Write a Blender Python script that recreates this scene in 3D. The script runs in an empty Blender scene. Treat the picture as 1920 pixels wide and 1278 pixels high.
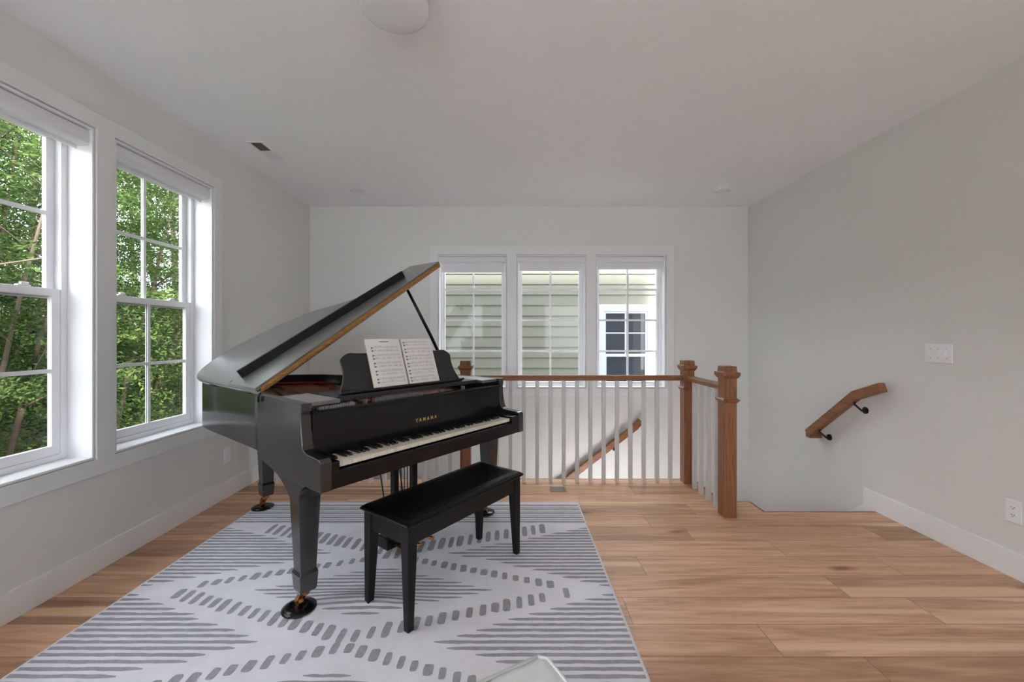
import bpy, bmesh, math, random
import numpy as np
from mathutils import Vector, Matrix

random.seed(7)
rng = np.random.default_rng(11)
scene = bpy.context.scene
COL = scene.collection

# ------------------------------------------------------------------ camera
CAM_H = 1.29
cam_d = bpy.data.cameras.new('camera')
cam_d.sensor_fit = 'HORIZONTAL'
cam_d.sensor_width = 36.0
cam_d.lens = 768.0 / 1920.0 * 36.0
cam_d.shift_x = 3.0 / 1920.0
cam_d.shift_y = -10.0 / 1920.0
cam_d.clip_start = 0.02
cam_d.clip_end = 200
cam = bpy.data.objects.new('camera', cam_d)
COL.objects.link(cam)
cam.location = (0, 0, CAM_H)
cam.rotation_euler = (math.radians(90), 0, 0)
scene.camera = cam

# ------------------------------------------------------------------ world, sun, exposure
world = bpy.data.worlds.new('overcast_sky')
scene.world = world
world.use_nodes = True
wn = world.node_tree.nodes
wl = world.node_tree.links
wn.clear()
wo = wn.new('ShaderNodeOutputWorld')
wb = wn.new('ShaderNodeBackground')
tc = wn.new('ShaderNodeTexCoord')
mp = wn.new('ShaderNodeMapping')
mp.inputs['Scale'].default_value = (1, 1, 2.5)
ns = wn.new('ShaderNodeTexNoise')
ns.inputs['Scale'].default_value = 2.5
ns.inputs['Detail'].default_value = 5
rp = wn.new('ShaderNodeValToRGB')
rp.color_ramp.elements[0].position = 0.35
rp.color_ramp.elements[0].color = (0.76, 0.88, 1.0, 1)
rp.color_ramp.elements[1].position = 0.65
rp.color_ramp.elements[1].color = (0.96, 0.98, 1.0, 1)
wl.new(tc.outputs['Generated'], mp.inputs['Vector'])
wl.new(mp.outputs['Vector'], ns.inputs['Vector'])
wl.new(ns.outputs['Fac'], rp.inputs['Fac'])
wl.new(rp.outputs['Color'], wb.inputs['Color'])
wb.inputs['Strength'].default_value = 2.2
wl.new(wb.outputs['Background'], wo.inputs['Surface'])

sun_d = bpy.data.lights.new('sun', 'SUN')
sun_d.energy = 9.0
sun_d.angle = math.radians(8)
sun_d.color = (1.0, 0.98, 0.94)
sun = bpy.data.objects.new('sun', sun_d)
COL.objects.link(sun)
sun.rotation_euler = Vector((0.25, -0.60, 0.76)).to_track_quat('Z', 'Y').to_euler()

scene.view_settings.view_transform = 'Standard'
scene.view_settings.look = 'None'
scene.view_settings.gamma = 1.0
scene.view_settings.use_curve_mapping = False
scene.view_settings.exposure = 2.2
scene.cycles.use_denoising = True
scene.cycles.max_bounces = 10
scene.cycles.diffuse_bounces = 7
scene.cycles.glossy_bounces = 4
scene.cycles.transparent_max_bounces = 16
scene.cycles.sample_clamp_indirect = 6.0
scene.cycles.caustics_reflective = False
scene.cycles.caustics_refractive = False


def portal(name, loc, direction, sx, sy):
    d = bpy.data.lights.new(name, 'AREA')
    d.shape = 'RECTANGLE'
    d.size = sx
    d.size_y = sy
    d.cycles.is_portal = True
    o = bpy.data.objects.new(name, d)
    COL.objects.link(o)
    o.location = loc
    o.rotation_euler = Vector(direction).to_track_quat('-Z', 'Z').to_euler()
    return o


# room numbers (metres, camera above the origin, looking along +Y)
XL, XR, YB, ZC = -2.27, 2.69, 4.637, 2.75
YREAR = -3.0
WZ0, WZ1 = 0.62, 2.413          # left windows
LW = [(-2.40, -1.627), (-1.513, -0.740), (0.566, 1.339), (1.453, 2.226), (2.34, 3.113)]  # first two, behind the camera, are added to brighten the room
BZ0, BZ1 = 0.70, 2.20           # windows of the far wall
BW = [(-0.815, -0.045), (0.078, 0.851), (0.972, 1.752)]
for a, b in LW:
    portal('window_portal', (XL - 0.20, (a + b) / 2, (WZ0 + WZ1) / 2), (1, 0, 0), b - a, WZ1 - WZ0)
for a, b in BW:
    portal('window_portal', ((a + b) / 2, YB + 0.18, (BZ0 + BZ1) / 2), (0, -1, 0), b - a, BZ1 - BZ0)
RW = [(-2.0, -0.8), (1.0, 2.2)]  # added openings behind the camera, letting in fill light
for a, b in RW:
    portal('window_portal', ((a + b) / 2, YREAR - 0.18, 1.5), (0, 1, 0), b - a, 1.6)


# ------------------------------------------------------------------ materials
def lin(r, g=None, b=None):
    if g is None:
        r, g, b = r
    f = lambda c: (c / 255 / 12.92) if c / 255 <= 0.04045 else ((c / 255 + 0.055) / 1.055) ** 2.4
    return (f(r), f(g), f(b), 1)


def mat(name, col, rough=0.5, metal=0.0, spec=0.5, coat=0.0, coat_r=0.1, noise=0.04, nscale=12.0,
        bump=0.0, bscale=60.0, stretch=(1, 1, 1), ior=1.5, sheen=0.0):
    m = bpy.data.materials.new(name)
    m.use_nodes = True
    n, l = m.node_tree.nodes, m.node_tree.links
    p = n['Principled BSDF']
    p.inputs['Roughness'].default_value = rough
    p.inputs['Metallic'].default_value = metal
    p.inputs['Specular IOR Level'].default_value = spec
    p.inputs['IOR'].default_value = ior
    p.inputs['Coat Weight'].default_value = coat
    p.inputs['Coat Roughness'].default_value = coat_r
    p.inputs['Sheen Weight'].default_value = sheen
    t = n.new('ShaderNodeTexCoord')
    mp_ = n.new('ShaderNodeMapping')
    mp_.inputs['Scale'].default_value = stretch
    nz = n.new('ShaderNodeTexNoise')
    nz.inputs['Scale'].default_value = nscale
    nz.inputs['Detail'].default_value = 4
    mx = n.new('ShaderNodeMix')
    mx.data_type = 'RGBA'
    c = list(col)
    d = [max(0, x * (1 - 2 * noise)) for x in c[:3]] + [1]
    e = [min(1, x * (1 + 2 * noise)) for x in c[:3]] + [1]
    mx.inputs[6].default_value = d
    mx.inputs[7].default_value = e
    l.new(t.outputs['Object'], mp_.inputs['Vector'])
    l.new(mp_.outputs['Vector'], nz.inputs['Vector'])
    l.new(nz.outputs['Fac'], mx.inputs[0])
    l.new(mx.outputs[2], p.inputs['Base Color'])
    if bump:
        nb = n.new('ShaderNodeTexNoise')
        nb.inputs['Scale'].default_value = bscale
        nb.inputs['Detail'].default_value = 3
        bp = n.new('ShaderNodeBump')
        bp.inputs['Strength'].default_value = bump
        bp.inputs['Distance'].default_value = 0.002
        l.new(t.outputs['Object'], nb.inputs['Vector'])
        l.new(nb.outputs['Fac'], bp.inputs['Height'])
        l.new(bp.outputs['Normal'], p.inputs['Normal'])
    return m


def wood(name, dark, light, axis='Z', scale=1.0, rough=0.4, plank_attr=False, coat=0.0):
    m = bpy.data.materials.new(name)
    m.use_nodes = True
    n, l = m.node_tree.nodes, m.node_tree.links
    p = n['Principled BSDF']
    p.inputs['Coat Weight'].default_value = coat
    t = n.new('ShaderNodeTexCoord')
    mp_ = n.new('ShaderNodeMapping')
    along, across = 0.9 * scale, 14.0 * scale
    mp_.inputs['Scale'].default_value = {'X': (along, across, across), 'Y': (across, along, across),
                                         'Z': (across, across, along)}[axis]
    src = t.outputs['Object']
    if plank_attr:
        at = n.new('ShaderNodeAttribute')
        at.attribute_name = 'plank'
        cb = n.new('ShaderNodeCombineXYZ')
        mm = n.new('ShaderNodeMath')
        mm.operation = 'MULTIPLY'
        mm.inputs[1].default_value = 37.0
        l.new(at.outputs['Fac'], mm.inputs[0])
        l.new(mm.outputs[0], cb.inputs['X'])
        l.new(mm.outputs[0], cb.inputs['Z'])
        ad = n.new('ShaderNodeVectorMath')
        ad.operation = 'ADD'
        l.new(src, ad.inputs[0])
        l.new(cb.outputs[0], ad.inputs[1])
        src = ad.outputs[0]
    l.new(src, mp_.inputs['Vector'])
    nz = n.new('ShaderNodeTexNoise')
    nz.inputs['Scale'].default_value = 1.0
    nz.inputs['Detail'].default_value = 8
    nz.inputs['Roughness'].default_value = 0.62
    nz.inputs['Distortion'].default_value = 1.6
    l.new(mp_.outputs['Vector'], nz.inputs['Vector'])
    fine = n.new('ShaderNodeTexNoise')
    fine.inputs['Scale'].default_value = 7.0
    fine.inputs['Detail'].default_value = 5
    l.new(mp_.outputs['Vector'], fine.inputs['Vector'])
    mf = n.new('ShaderNodeMix')
    mf.inputs[0].default_value = 0.25
    l.new(nz.outputs['Fac'], mf.inputs[2])
    l.new(fine.outputs['Fac'], mf.inputs[3])
    r = n.new('ShaderNodeValToRGB')
    r.color_ramp.elements[0].position = 0.30
    r.color_ramp.elements[0].color = dark
    r.color_ramp.elements[1].position = 0.66
    r.color_ramp.elements[1].color = light
    l.new(mf.outputs[0], r.inputs['Fac'])
    colour = r.outputs['Color']
    if plank_attr:
        # tone of each board
        rt = n.new('ShaderNodeValToRGB')
        rt.color_ramp.elements[0].color = (0.62, 0.58, 0.54, 1)
        rt.color_ramp.elements[1].color = (1.10, 1.10, 1.10, 1)
        e = rt.color_ramp.elements.new(0.45)
        e.color = (0.95, 0.94, 0.93, 1)
        l.new(at.outputs['Fac'], rt.inputs['Fac'])
        mu = n.new('ShaderNodeMix')
        mu.data_type = 'RGBA'
        mu.blend_type = 'MULTIPLY'
        mu.inputs[0].default_value = 1.0
        l.new(colour, mu.inputs[6])
        l.new(rt.outputs['Color'], mu.inputs[7])
        colour = mu.outputs[2]
        # pale sapwood streaks
        sp = n.new('ShaderNodeTexNoise')
        sp.inputs['Scale'].default_value = 1.0
        sp.inputs['Detail'].default_value = 1.0
        m2 = n.new('ShaderNodeMapping')
        m2.inputs['Scale'].default_value = (0.35, 9.0, 9.0)
        l.new(src, m2.inputs['Vector'])
        l.new(m2.outputs['Vector'], sp.inputs['Vector'])
        sr = n.new('ShaderNodeValToRGB')
        sr.color_ramp.elements[0].position = 0.60
        sr.color_ramp.elements[0].color = (0, 0, 0, 1)
        sr.color_ramp.elements[1].position = 0.66
        sr.color_ramp.elements[1].color = (1, 1, 1, 1)
        l.new(sp.outputs['Fac'], sr.inputs['Fac'])
        ms = n.new('ShaderNodeMix')
        ms.data_type = 'RGBA'
        ms.inputs[7].default_value = lin(240, 202, 168)
        sm = n.new('ShaderNodeMath')
        sm.operation = 'MULTIPLY'
        sm.inputs[1].default_value = 0.75
        l.new(sr.outputs['Color'], sm.inputs[0])
        l.new(sm.outputs[0], ms.inputs[0])
        l.new(colour, ms.inputs[6])
        colour = ms.outputs[2]
        # knots
        vo = n.new('ShaderNodeTexVoronoi')
        m3 = n.new('ShaderNodeMapping')
        m3.inputs['Scale'].default_value = (1.3, 4.2, 1.0)
        l.new(src, m3.inputs['Vector'])
        wob = n.new('ShaderNodeTexNoise')
        wob.inputs['Scale'].default_value = 9
        va = n.new('ShaderNodeVectorMath')
        va.operation = 'SCALE'
        va.inputs['Scale'].default_value = 0.14
        l.new(src, wob.inputs['Vector'])
        l.new(wob.outputs['Color'], va.inputs[0])
        vb = n.new('ShaderNodeVectorMath')
        l.new(m3.outputs['Vector'], vb.inputs[0])
        l.new(va.outputs[0], vb.inputs[1])
        l.new(vb.outputs[0], vo.inputs['Vector'])
        vo.inputs['Scale'].default_value = 1.0
        kr = n.new('ShaderNodeValToRGB')
        kr.color_ramp.elements[0].position = 0.03
        kr.color_ramp.elements[0].color = (0.75, 0.75, 0.75, 1)
        kr.color_ramp.elements[1].position = 0.13
        kr.color_ramp.elements[1].color = (0, 0, 0, 1)
        l.new(vo.outputs['Distance'], kr.inputs['Fac'])
        mk = n.new('ShaderNodeMix')
        mk.data_type = 'RGBA'
        mk.inputs[7].default_value = lin(104, 70, 46)
        l.new(kr.outputs['Color'], mk.inputs[0])
        l.new(colour, mk.inputs[6])
        colour = mk.outputs[2]
    l.new(colour, p.inputs['Base Color'])
    p.inputs['Roughness'].default_value = rough
    p.inputs['Specular IOR Level'].default_value = 0.35
    bp = n.new('ShaderNodeBump')
    bp.inputs['Strength'].default_value = 0.15
    bp.inputs['Distance'].default_value = 0.001
    l.new(mf.outputs[0], bp.inputs['Height'])
    l.new(bp.outputs['Normal'], p.inputs['Normal'])
    return m


def glass(name, tint=0.96, dark=None):
    m = bpy.data.materials.new(name)
    m.use_nodes = True
    n, l = m.node_tree.nodes, m.node_tree.links
    n.clear()
    o = n.new('ShaderNodeOutputMaterial')
    mx = n.new('ShaderNodeMixShader')
    lw = n.new('ShaderNodeLayerWeight')
    pw = n.new('ShaderNodeMath')
    pw.operation = 'POWER'
    pw.inputs[1].default_value = 5.0
    fr = n.new('ShaderNodeMath')
    fr.operation = 'MULTIPLY_ADD'
    fr.inputs[1].default_value = 0.6
    fr.inputs[2].default_value = 0.04 if dark else 0.010
    l.new(lw.outputs['Facing'], pw.inputs[0])
    l.new(pw.outputs[0], fr.inputs[0])
    gl = n.new('ShaderNodeBsdfGlossy')
    gl.inputs['Roughness'].default_value = 0.0
    if dark:
        tr = n.new('ShaderNodeBsdfDiffuse')
        tr.inputs['Color'].default_value = dark
    else:
        tr = n.new('ShaderNodeBsdfTransparent')
        tr.inputs['Color'].default_value = (tint, tint, tint, 1)
    l.new(fr.outputs[0], mx.inputs[0])
    l.new(tr.outputs[0], mx.inputs[1])
    l.new(gl.outputs[0], mx.inputs[2])
    l.new(mx.outputs[0], o.inputs['Surface'])
    return m


def leaf_mat(name, a, b):
    m = bpy.data.materials.new(name)
    m.use_nodes = True
    n, l = m.node_tree.nodes, m.node_tree.links
    n.clear()
    o = n.new('ShaderNodeOutputMaterial')
    at = n.new('ShaderNodeAttribute')
    at.attribute_name = 'tone'
    r = n.new('ShaderNodeValToRGB')
    r.color_ramp.elements[0].color = a
    r.color_ramp.elements[1].color = b
    l.new(at.outputs['Fac'], r.inputs['Fac'])
    d = n.new('ShaderNodeBsdfDiffuse')
    t = n.new('ShaderNodeBsdfTranslucent')
    mx = n.new('ShaderNodeMixShader')
    mx.inputs[0].default_value = 0.35
    l.new(r.outputs['Color'], d.inputs['Color'])
    l.new(r.outputs['Color'], t.inputs['Color'])
    l.new(d.outputs[0], mx.inputs[1])
    l.new(t.outputs[0], mx.inputs[2])
    l.new(mx.outputs[0], o.inputs['Surface'])
    return m


M = {}
M['wall'] = mat('wall_paint', lin(221, 221, 219), 0.75, noise=0.01, bump=0.05, bscale=220, spec=0.3)
M['ceiling'] = mat('ceiling_paint', lin(243, 244, 248), 0.85, noise=0.01, spec=0.2)
M['trim'] = mat('trim_paint', lin(234, 234, 236), 0.35, noise=0.008)
M['vinyl'] = mat('window_vinyl', lin(238, 239, 242), 0.3, noise=0.008)
M['blind'] = mat('blind_fabric', lin(226, 226, 232), 0.7, noise=0.02, nscale=90)
M['floor'] = wood('oak_floor', lin(170, 124, 93), lin(234, 190, 156), 'X', 1.0, 0.38, True)
M['gap'] = mat('board_gap', lin(96, 66, 46), 0.7)
M['oak'] = wood('stained_oak', lin(104, 66, 43), lin(158, 108, 76), 'Z', 2.0, 0.4)
M['oak_x'] = wood('stained_oak_along', lin(104, 66, 43), lin(158, 108, 76), 'X', 2.0, 0.4)
M['oak_y'] = wood('stained_oak_side', lin(104, 66, 43), lin(158, 106, 73), 'Y', 2.0, 0.4)
M['glass'] = glass('clear_glass', 0.97)
M['glass_screen'] = glass('glass_with_screen', 0.80)
M['ebony'] = mat('satin_ebony', (0.005, 0.005, 0.006, 1), 0.20, noise=0.1, spec=0.42, ior=1.45)
M['ebony_side'] = mat('satin_ebony_case', (0.008, 0.008, 0.009, 1), 0.24, noise=0.1, spec=0.8, ior=1.55, coat=0.3, coat_r=0.10)
M['ebony_lid'] = mat('satin_ebony_lid', (0.022, 0.022, 0.029, 1), 0.33, noise=0.1, spec=1.0, ior=1.9, coat=1.0, coat_r=0.27, sheen=0.12)  # base lifted towards lavender, plus sheen, to carry the window's reflection
M['matte_black'] = mat('matte_black', (0.014, 0.014, 0.016, 1), 0.6, noise=0.1, spec=0.3)
M['desk_black'] = mat('desk_black', (0.022, 0.022, 0.025, 1), 0.5, noise=0.06, spec=0.4)
M['bench'] = mat('bench_lacquer', (0.007, 0.007, 0.008, 1), 0.42, noise=0.1, spec=0.3)
M['bench_top'] = mat('bench_vinyl', (0.003, 0.003, 0.0035, 1), 0.30, noise=0.1, spec=0.25, bump=0.05, bscale=30)
M['ivory'] = mat('ivory_key', lin(226, 218, 202), 0.3, noise=0.02)
M['black_key'] = mat('ebony_key', (0.01, 0.01, 0.011, 1), 0.25, spec=0.6)
M['brass'] = mat('brass', lin(190, 128, 72), 0.28, metal=1.0, noise=0.08)
M['hinge'] = mat('hinge_brass', lin(176, 132, 70), 0.55, metal=0.7, noise=0.35, nscale=30, stretch=(1, 1, 6))
M['gold'] = mat('gold_letters', lin(226, 196, 128), 0.35, metal=0.6)
M['plate'] = mat('cast_plate', lin(150, 104, 74), 0.4, metal=0.7, noise=0.1)
M['copper'] = mat('copper_wire', lin(176, 106, 78), 0.35, metal=0.9)
M['red_felt'] = mat('red_felt', lin(170, 40, 44), 0.9)
M['steel'] = mat('steel', lin(180, 180, 182), 0.35, metal=0.8)
M['paper'] = mat('paper', lin(232, 230, 226), 0.8, noise=0.015)
M['ink'] = mat('ink', lin(92, 92, 96), 0.8)
M['ink_light'] = mat('ink_light', lin(168, 168, 172), 0.8)
M['page_edge'] = mat('page_edge', lin(206, 190, 160), 0.8)
M['rug'] = mat('rug_pile', lin(240, 238, 247), 0.95, noise=0.05, nscale=7, bump=0.7, bscale=420, spec=0.05, sheen=0.2)
M['rug_dark'] = mat('rug_grey_pile', lin(168, 167, 174), 0.95, noise=0.14, nscale=60, bump=0.7, bscale=420, spec=0.05)
M['leather'] = mat('white_leather', lin(226, 228, 228), 0.42, noise=0.02, bump=0.12, bscale=140)
M['plastic'] = mat('white_plastic', lin(236, 236, 240), 0.3, noise=0.01)
M['socket_dark'] = mat('slot_dark', lin(70, 70, 70), 0.6)
M['black_metal'] = mat('black_metal', (0.01, 0.01, 0.01, 1), 0.45)
M['vent_metal'] = mat('vent_metal', lin(150, 140, 130), 0.4, metal=0.6)
M['vent_dark'] = mat('vent_dark', lin(150, 152, 154), 0.6)
M['lamp_glass'] = mat('frosted_glass', lin(232, 233, 238), 0.25, noise=0.005)
M['siding'] = mat('neighbour_siding', lin(119, 117, 103), 0.7, noise=0.03, nscale=3)
M['siding_gap'] = mat('siding_joint', lin(112, 116, 104), 0.8)  # thin joint marks between siding boards
M['outer_siding'] = mat('own_siding', lin(120, 128, 138), 0.7, noise=0.02)
M['dark_glass'] = glass('neighbour_glass', dark=(0.03, 0.034, 0.042, 1))
M['ground'] = mat('forest_floor', lin(52, 58, 34), 0.95, noise=0.3, nscale=2.0)
M['bounce_slab'] = mat('pale_bounce', lin(205, 205, 205), 0.9, noise=0.03)  # for the unseen slab that bounces sunlight indoors
M['baluster'] = mat('baluster_backlit_grey', lin(206, 206, 206), 0.4, noise=0.01)  # white paint greyed to give the balusters their backlit look
M['outer_trim'] = mat('neighbour_trim', lin(176, 178, 182), 0.6, noise=0.02)
M['casing'] = mat('casing_paint', lin(226, 227, 228), 0.4, noise=0.008)
M['bark'] = mat('bark', lin(80, 66, 54), 0.9, noise=0.25, nscale=9, bump=0.5, bscale=20)
M['leaf_near'] = leaf_mat('leaf_green', lin(36, 54, 30), lin(92, 110, 60))
M['leaf_far'] = leaf_mat('leaf_deep_green', lin(22, 40, 24), lin(62, 86, 46))


# ------------------------------------------------------------------ helpers
def tag(o, label=None, cat=None, group=None, kind=None):
    if label:
        o['label'] = label
    if cat:
        o['category'] = cat
    if group:
        o['group'] = group
    if kind:
        o['kind'] = kind
    return o


def empty(name, loc=(0, 0, 0), rz=0.0, **k):
    o = bpy.data.objects.new(name, None)
    COL.objects.link(o)
    o.location = loc
    o.rotation_euler = (0, 0, rz)
    o.empty_display_size = 0.1
    return tag(o, **k)


def make(name, bm, mats, parent=None, bevel=0.0, seg=2, smooth=False, **k):
    me = bpy.data.meshes.new(name)
    bmesh.ops.recalc_face_normals(bm, faces=bm.faces[:])
    bm.to_mesh(me)
    bm.free()
    if not isinstance(mats, (list, tuple)):
        mats = [mats]
    for m in mats:
        me.materials.append(m)
    o = bpy.data.objects.new(name, me)
    COL.objects.link(o)
    if parent is not None:
        o.parent = parent
    if smooth:
        for p in me.polygons:
            p.use_smooth = True
    if bevel > 0:
        md = o.modifiers.new('bevel', 'BEVEL')
        md.width = bevel
        md.segments = seg
        md.limit_method = 'ANGLE'
        md.angle_limit = math.radians(35)
        md.harden_normals = False
    return tag(o, **k)


def NB():
    return bmesh.new()


def box(bm, x0, x1, y0, y1, z0, z1, mi=0, f=None):
    pts = [(x0, y0, z0), (x1, y0, z0), (x1, y1, z0), (x0, y1, z0), (x0, y0, z1), (x1, y0, z1), (x1, y1, z1), (x0, y1, z1)]
    if f:
        pts = [f(*p) for p in pts]
    v = [bm.verts.new(p) for p in pts]
    for q in ((0, 3, 2, 1), (4, 5, 6, 7), (0, 1, 5, 4), (1, 2, 6, 5), (2, 3, 7, 6), (3, 0, 4, 7)):
        fa = bm.faces.new([v[i] for i in q])
        fa.material_index = mi
    return v


def prism(bm, pts, a0, a1, f, mi=0):
    """pts: polygon of 2D points; f(p0, p1, a) gives the 3D point; extruded from a0 to a1"""
    lo = [bm.verts.new(f(p[0], p[1], a0)) for p in pts]
    hi = [bm.verts.new(f(p[0], p[1], a1)) for p in pts]
    n = len(pts)
    fs = [bm.faces.new(lo[::-1]), bm.faces.new(hi)]
    for i in range(n):
        fs.append(bm.faces.new([lo[i], lo[(i + 1) % n], hi[(i + 1) % n], hi[i]]))
    for x in fs:
        x.material_index = mi


def tube(bm, path, radii, n=8, mi=0, caps=True):
    path = [Vector(p) for p in path]
    if not isinstance(radii, (list, tuple)):
        radii = [radii] * len(path)
    rings = []
    up = Vector((0.13, 0.21, 0.97))
    for i, p in enumerate(path):
        d = (path[min(i + 1, len(path) - 1)] - path[max(i - 1, 0)]).normalized()
        a = d.cross(up)
        if a.length < 1e-3:
            a = d.cross(Vector((1, 0, 0)))
        a.normalize()
        b = d.cross(a).normalized()
        rings.append([bm.verts.new(p + (a * math.cos(t) + b * math.sin(t)) * radii[i])
                      for t in [2 * math.pi * k / n for k in range(n)]])
    for i in range(len(rings) - 1):
        for k in range(n):
            fa = bm.faces.new([rings[i][k], rings[i][(k + 1) % n], rings[i + 1][(k + 1) % n], rings[i + 1][k]])
            fa.material_index = mi
            fa.smooth = True
    if caps:
        bm.faces.new(rings[0]).material_index = mi
        bm.faces.new(rings[-1][::-1]).material_index = mi


def lathe(bm, prof, c=(0, 0), n=32, mi=0):
    rings = []
    for r, z in prof:
        rings.append([bm.verts.new((c[0] + r * math.cos(2 * math.pi * k / n), c[1] + r * math.sin(2 * math.pi * k / n), z))
                      for k in range(n)])
    for i in range(len(rings) - 1):
        for k in range(n):
            fa = bm.faces.new([rings[i][k], rings[i][(k + 1) % n], rings[i + 1][(k + 1) % n], rings[i + 1][k]])
            fa.material_index = mi
            fa.smooth = True
    bm.faces.new(rings[0][::-1]).material_index = mi
    bm.faces.new(rings[-1]).material_index = mi


def loft_sq(bm, secs, cx, cy, mi=0):
    """secs: (z, hx, hy[, dx, dy])"""
    rings = []
    for s in secs:
        z, hx, hy = s[:3]
        dx, dy = (s[3], s[4]) if len(s) > 3 else (0, 0)
        rings.append([bm.verts.new((cx + dx + a * hx, cy + dy + b * hy, z)) for a, b in ((-1, -1), (1, -1), (1, 1), (-1, 1))])
    for i in range(len(rings) - 1):
        for k in range(4):
            bm.faces.new([rings[i][k], rings[i][(k + 1) % 4], rings[i + 1][(k + 1) % 4], rings[i + 1][k]]).material_index = mi
    bm.faces.new(rings[0][::-1]).material_index = mi
    bm.faces.new(rings[-1]).material_index = mi


def plate_holes(bm, f, s0, s1, z0, z1, holes, d0, d1, mi=0):
    """slab over (s, z) with rectangular holes; f(s, d, z) -> world"""
    S = sorted({s0, s1, *[h[0] for h in holes], *[h[1] for h in holes]})
    Z = sorted({z0, z1, *[h[2] for h in holes], *[h[3] for h in holes]})
    solid = lambda i, j: 0 <= i < len(S) - 1 and 0 <= j < len(Z) - 1 and not any(
        h[0] <= (S[i] + S[i + 1]) / 2 <= h[1] and h[2] <= (Z[j] + Z[j + 1]) / 2 <= h[3] for h in holes)
    cache = {}

    def V(i, j, d):
        key = (i, j, d)
        if key not in cache:
            cache[key] = bm.verts.new(f(S[i], d, Z[j]))
        return cache[key]
    for i in range(len(S) - 1):
        for j in range(len(Z) - 1):
            if not solid(i, j):
                continue
            for d in (d0, d1):
                bm.faces.new([V(i, j, d), V(i + 1, j, d), V(i + 1, j + 1, d), V(i, j + 1, d)]).material_index = mi
            for di, dj, p, q in ((-1, 0, (i, j), (i, j + 1)), (1, 0, (i + 1, j), (i + 1, j + 1)),
                                 (0, -1, (i, j), (i + 1, j)), (0, 1, (i, j + 1), (i + 1, j + 1))):
                if not solid(i + di, j + dj):
                    bm.faces.new([V(*p, d0), V(*q, d0), V(*q, d1), V(*p, d1)]).material_index = mi


def catmull(pts, sub=6):
    out = []
    P = [Vector(p) for p in pts]
    for i in range(len(P) - 1):
        p0 = P[max(i - 1, 0)]
        p1, p2 = P[i], P[i + 1]
        p3 = P[min(i + 2, len(P) - 1)]
        for k in range(sub):
            t = k / sub
            out.append(0.5 * ((2 * p1) + (p2 - p0) * t + (2 * p0 - 5 * p1 + 4 * p2 - p3) * t * t + (3 * p1 - p0 - 3 * p2 + p3) * t ** 3))
    out.append(P[-1])
    return out


def copy_tree(o, parent=None):
    c = o.copy()
    COL.objects.link(c)
    c.parent = parent
    for ch in o.children:
        copy_tree(ch, c)
    return c


fl = lambda s, d, z: (XL - d, s, z)      # left wall: s = Y, d outward
fb = lambda s, d, z: (s, YB + d, z)      # far wall: s = X, d outward
frr = lambda s, d, z: (XR + d, s, z)     # right wall

# ------------------------------------------------------------------ room shell
ZLOW = -3.0
bm = NB()
plate_holes(bm, fl, YREAR - 0.19, YB + 0.19, ZLOW, ZC + 0.15, [(a, b, WZ0, WZ1) for a, b in LW], 0, 0.19)
make('wall_left', bm, M['wall'], kind='structure')
bm = NB()
plate_holes(bm, fb, XL, XR, ZLOW, ZC + 0.15, [(a, b, BZ0, BZ1) for a, b in BW], 0, 0.17)
make('wall_back', bm, M['wall'], kind='structure')
bm = NB()
box(bm, XR, XR + 0.17, YREAR - 0.19, YB + 0.19, ZLOW, ZC + 0.15)
make('wall_right', bm, M['wall'], kind='structure')
bm = NB()
plate_holes(bm, lambda s, d, z: (s, YREAR - d, z), XL, XR, -0.3, ZC + 0.15, [(a, b, 0.7, 2.3) for a, b in RW], 0, 0.17)
make('wall_rear', bm, M['wall'], kind='structure')
bm = NB()
box(bm, XL, XR, YREAR, YB, ZC, ZC + 0.15)
make('ceiling', bm, M['ceiling'], kind='structure')
bm = NB()
box(bm, XL - 0.6, XR + 0.6, YREAR - 2.0, YB + 0.3, ZC + 0.152, ZC + 2.2)  # unseen block, made tall and overhanging to keep direct sun off
make('roof_sun_block', bm, M['outer_siding'], kind='structure')

# floor boards, run left to right
regions = [(XL, XR, YREAR, 2.993), (XL, 1.852, 2.993, 3.175), (XL, 1.64, 3.175, 3.683)]
bm = NB()
for (a, b, c, d) in regions:
    box(bm, a, b, c, d, -0.30 if d < 3.1 else -0.28, -0.0016, 1)
lay = bm.faces.layers.float.new('plank')
fixed = {2.207: [0.735, 2.12], 1.833: [0.55, 1.95], 1.646: [1.10], 2.581: [2.38], 2.02: [1.68, 0.2], 2.394: [0.1, 1.62],
         1.459: [1.42], 2.768: [0.95]}
w = 0.187
k = -27
while True:
    y0 = 2.02 + w * k
    if y0 > 3.69:
        break
    y1 = y0 + w
    joints = None
    for fy, js in fixed.items():
        if abs(fy - y0) < 0.01:
            joints = sorted(js)
    if joints is None:
        joints = []
        x = XL + random.uniform(0.4, 1.8)
        while x < XR:
            joints.append(x)
            x += random.uniform(1.0, 2.2)
    else:
        x = joints[0]
        while x > XL + 1.2:
            x -= random.uniform(1.1, 1.9)
            if x > XL:
                joints.insert(0, x)
    xs = [XL] + joints + [XR]
    for i in range(len(xs) - 1):
        tone = random.random()
        for (a, b, c, d) in regions:
            xa, xb = max(xs[i], a), min(xs[i + 1], b)
            ya, yb = max(y0, c), min(y1, d)
            if xb - xa < 0.002 or yb - ya < 0.002:
                continue
            g = 0.0009
            ga = g if ya == y0 else 0
            gb = g if yb == y1 else 0
            v = [bm.verts.new(p) for p in ((xa + g, ya + ga, 0), (xb - g, ya + ga, 0), (xb - g, yb - gb, 0), (xa + g, yb - gb, 0))]
            fa = bm.faces.new(v)
            fa[lay] = tone
            fa.material_index = 0
    k += 1
make('floor', bm, [M['floor'], M['gap']], kind='structure')
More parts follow.
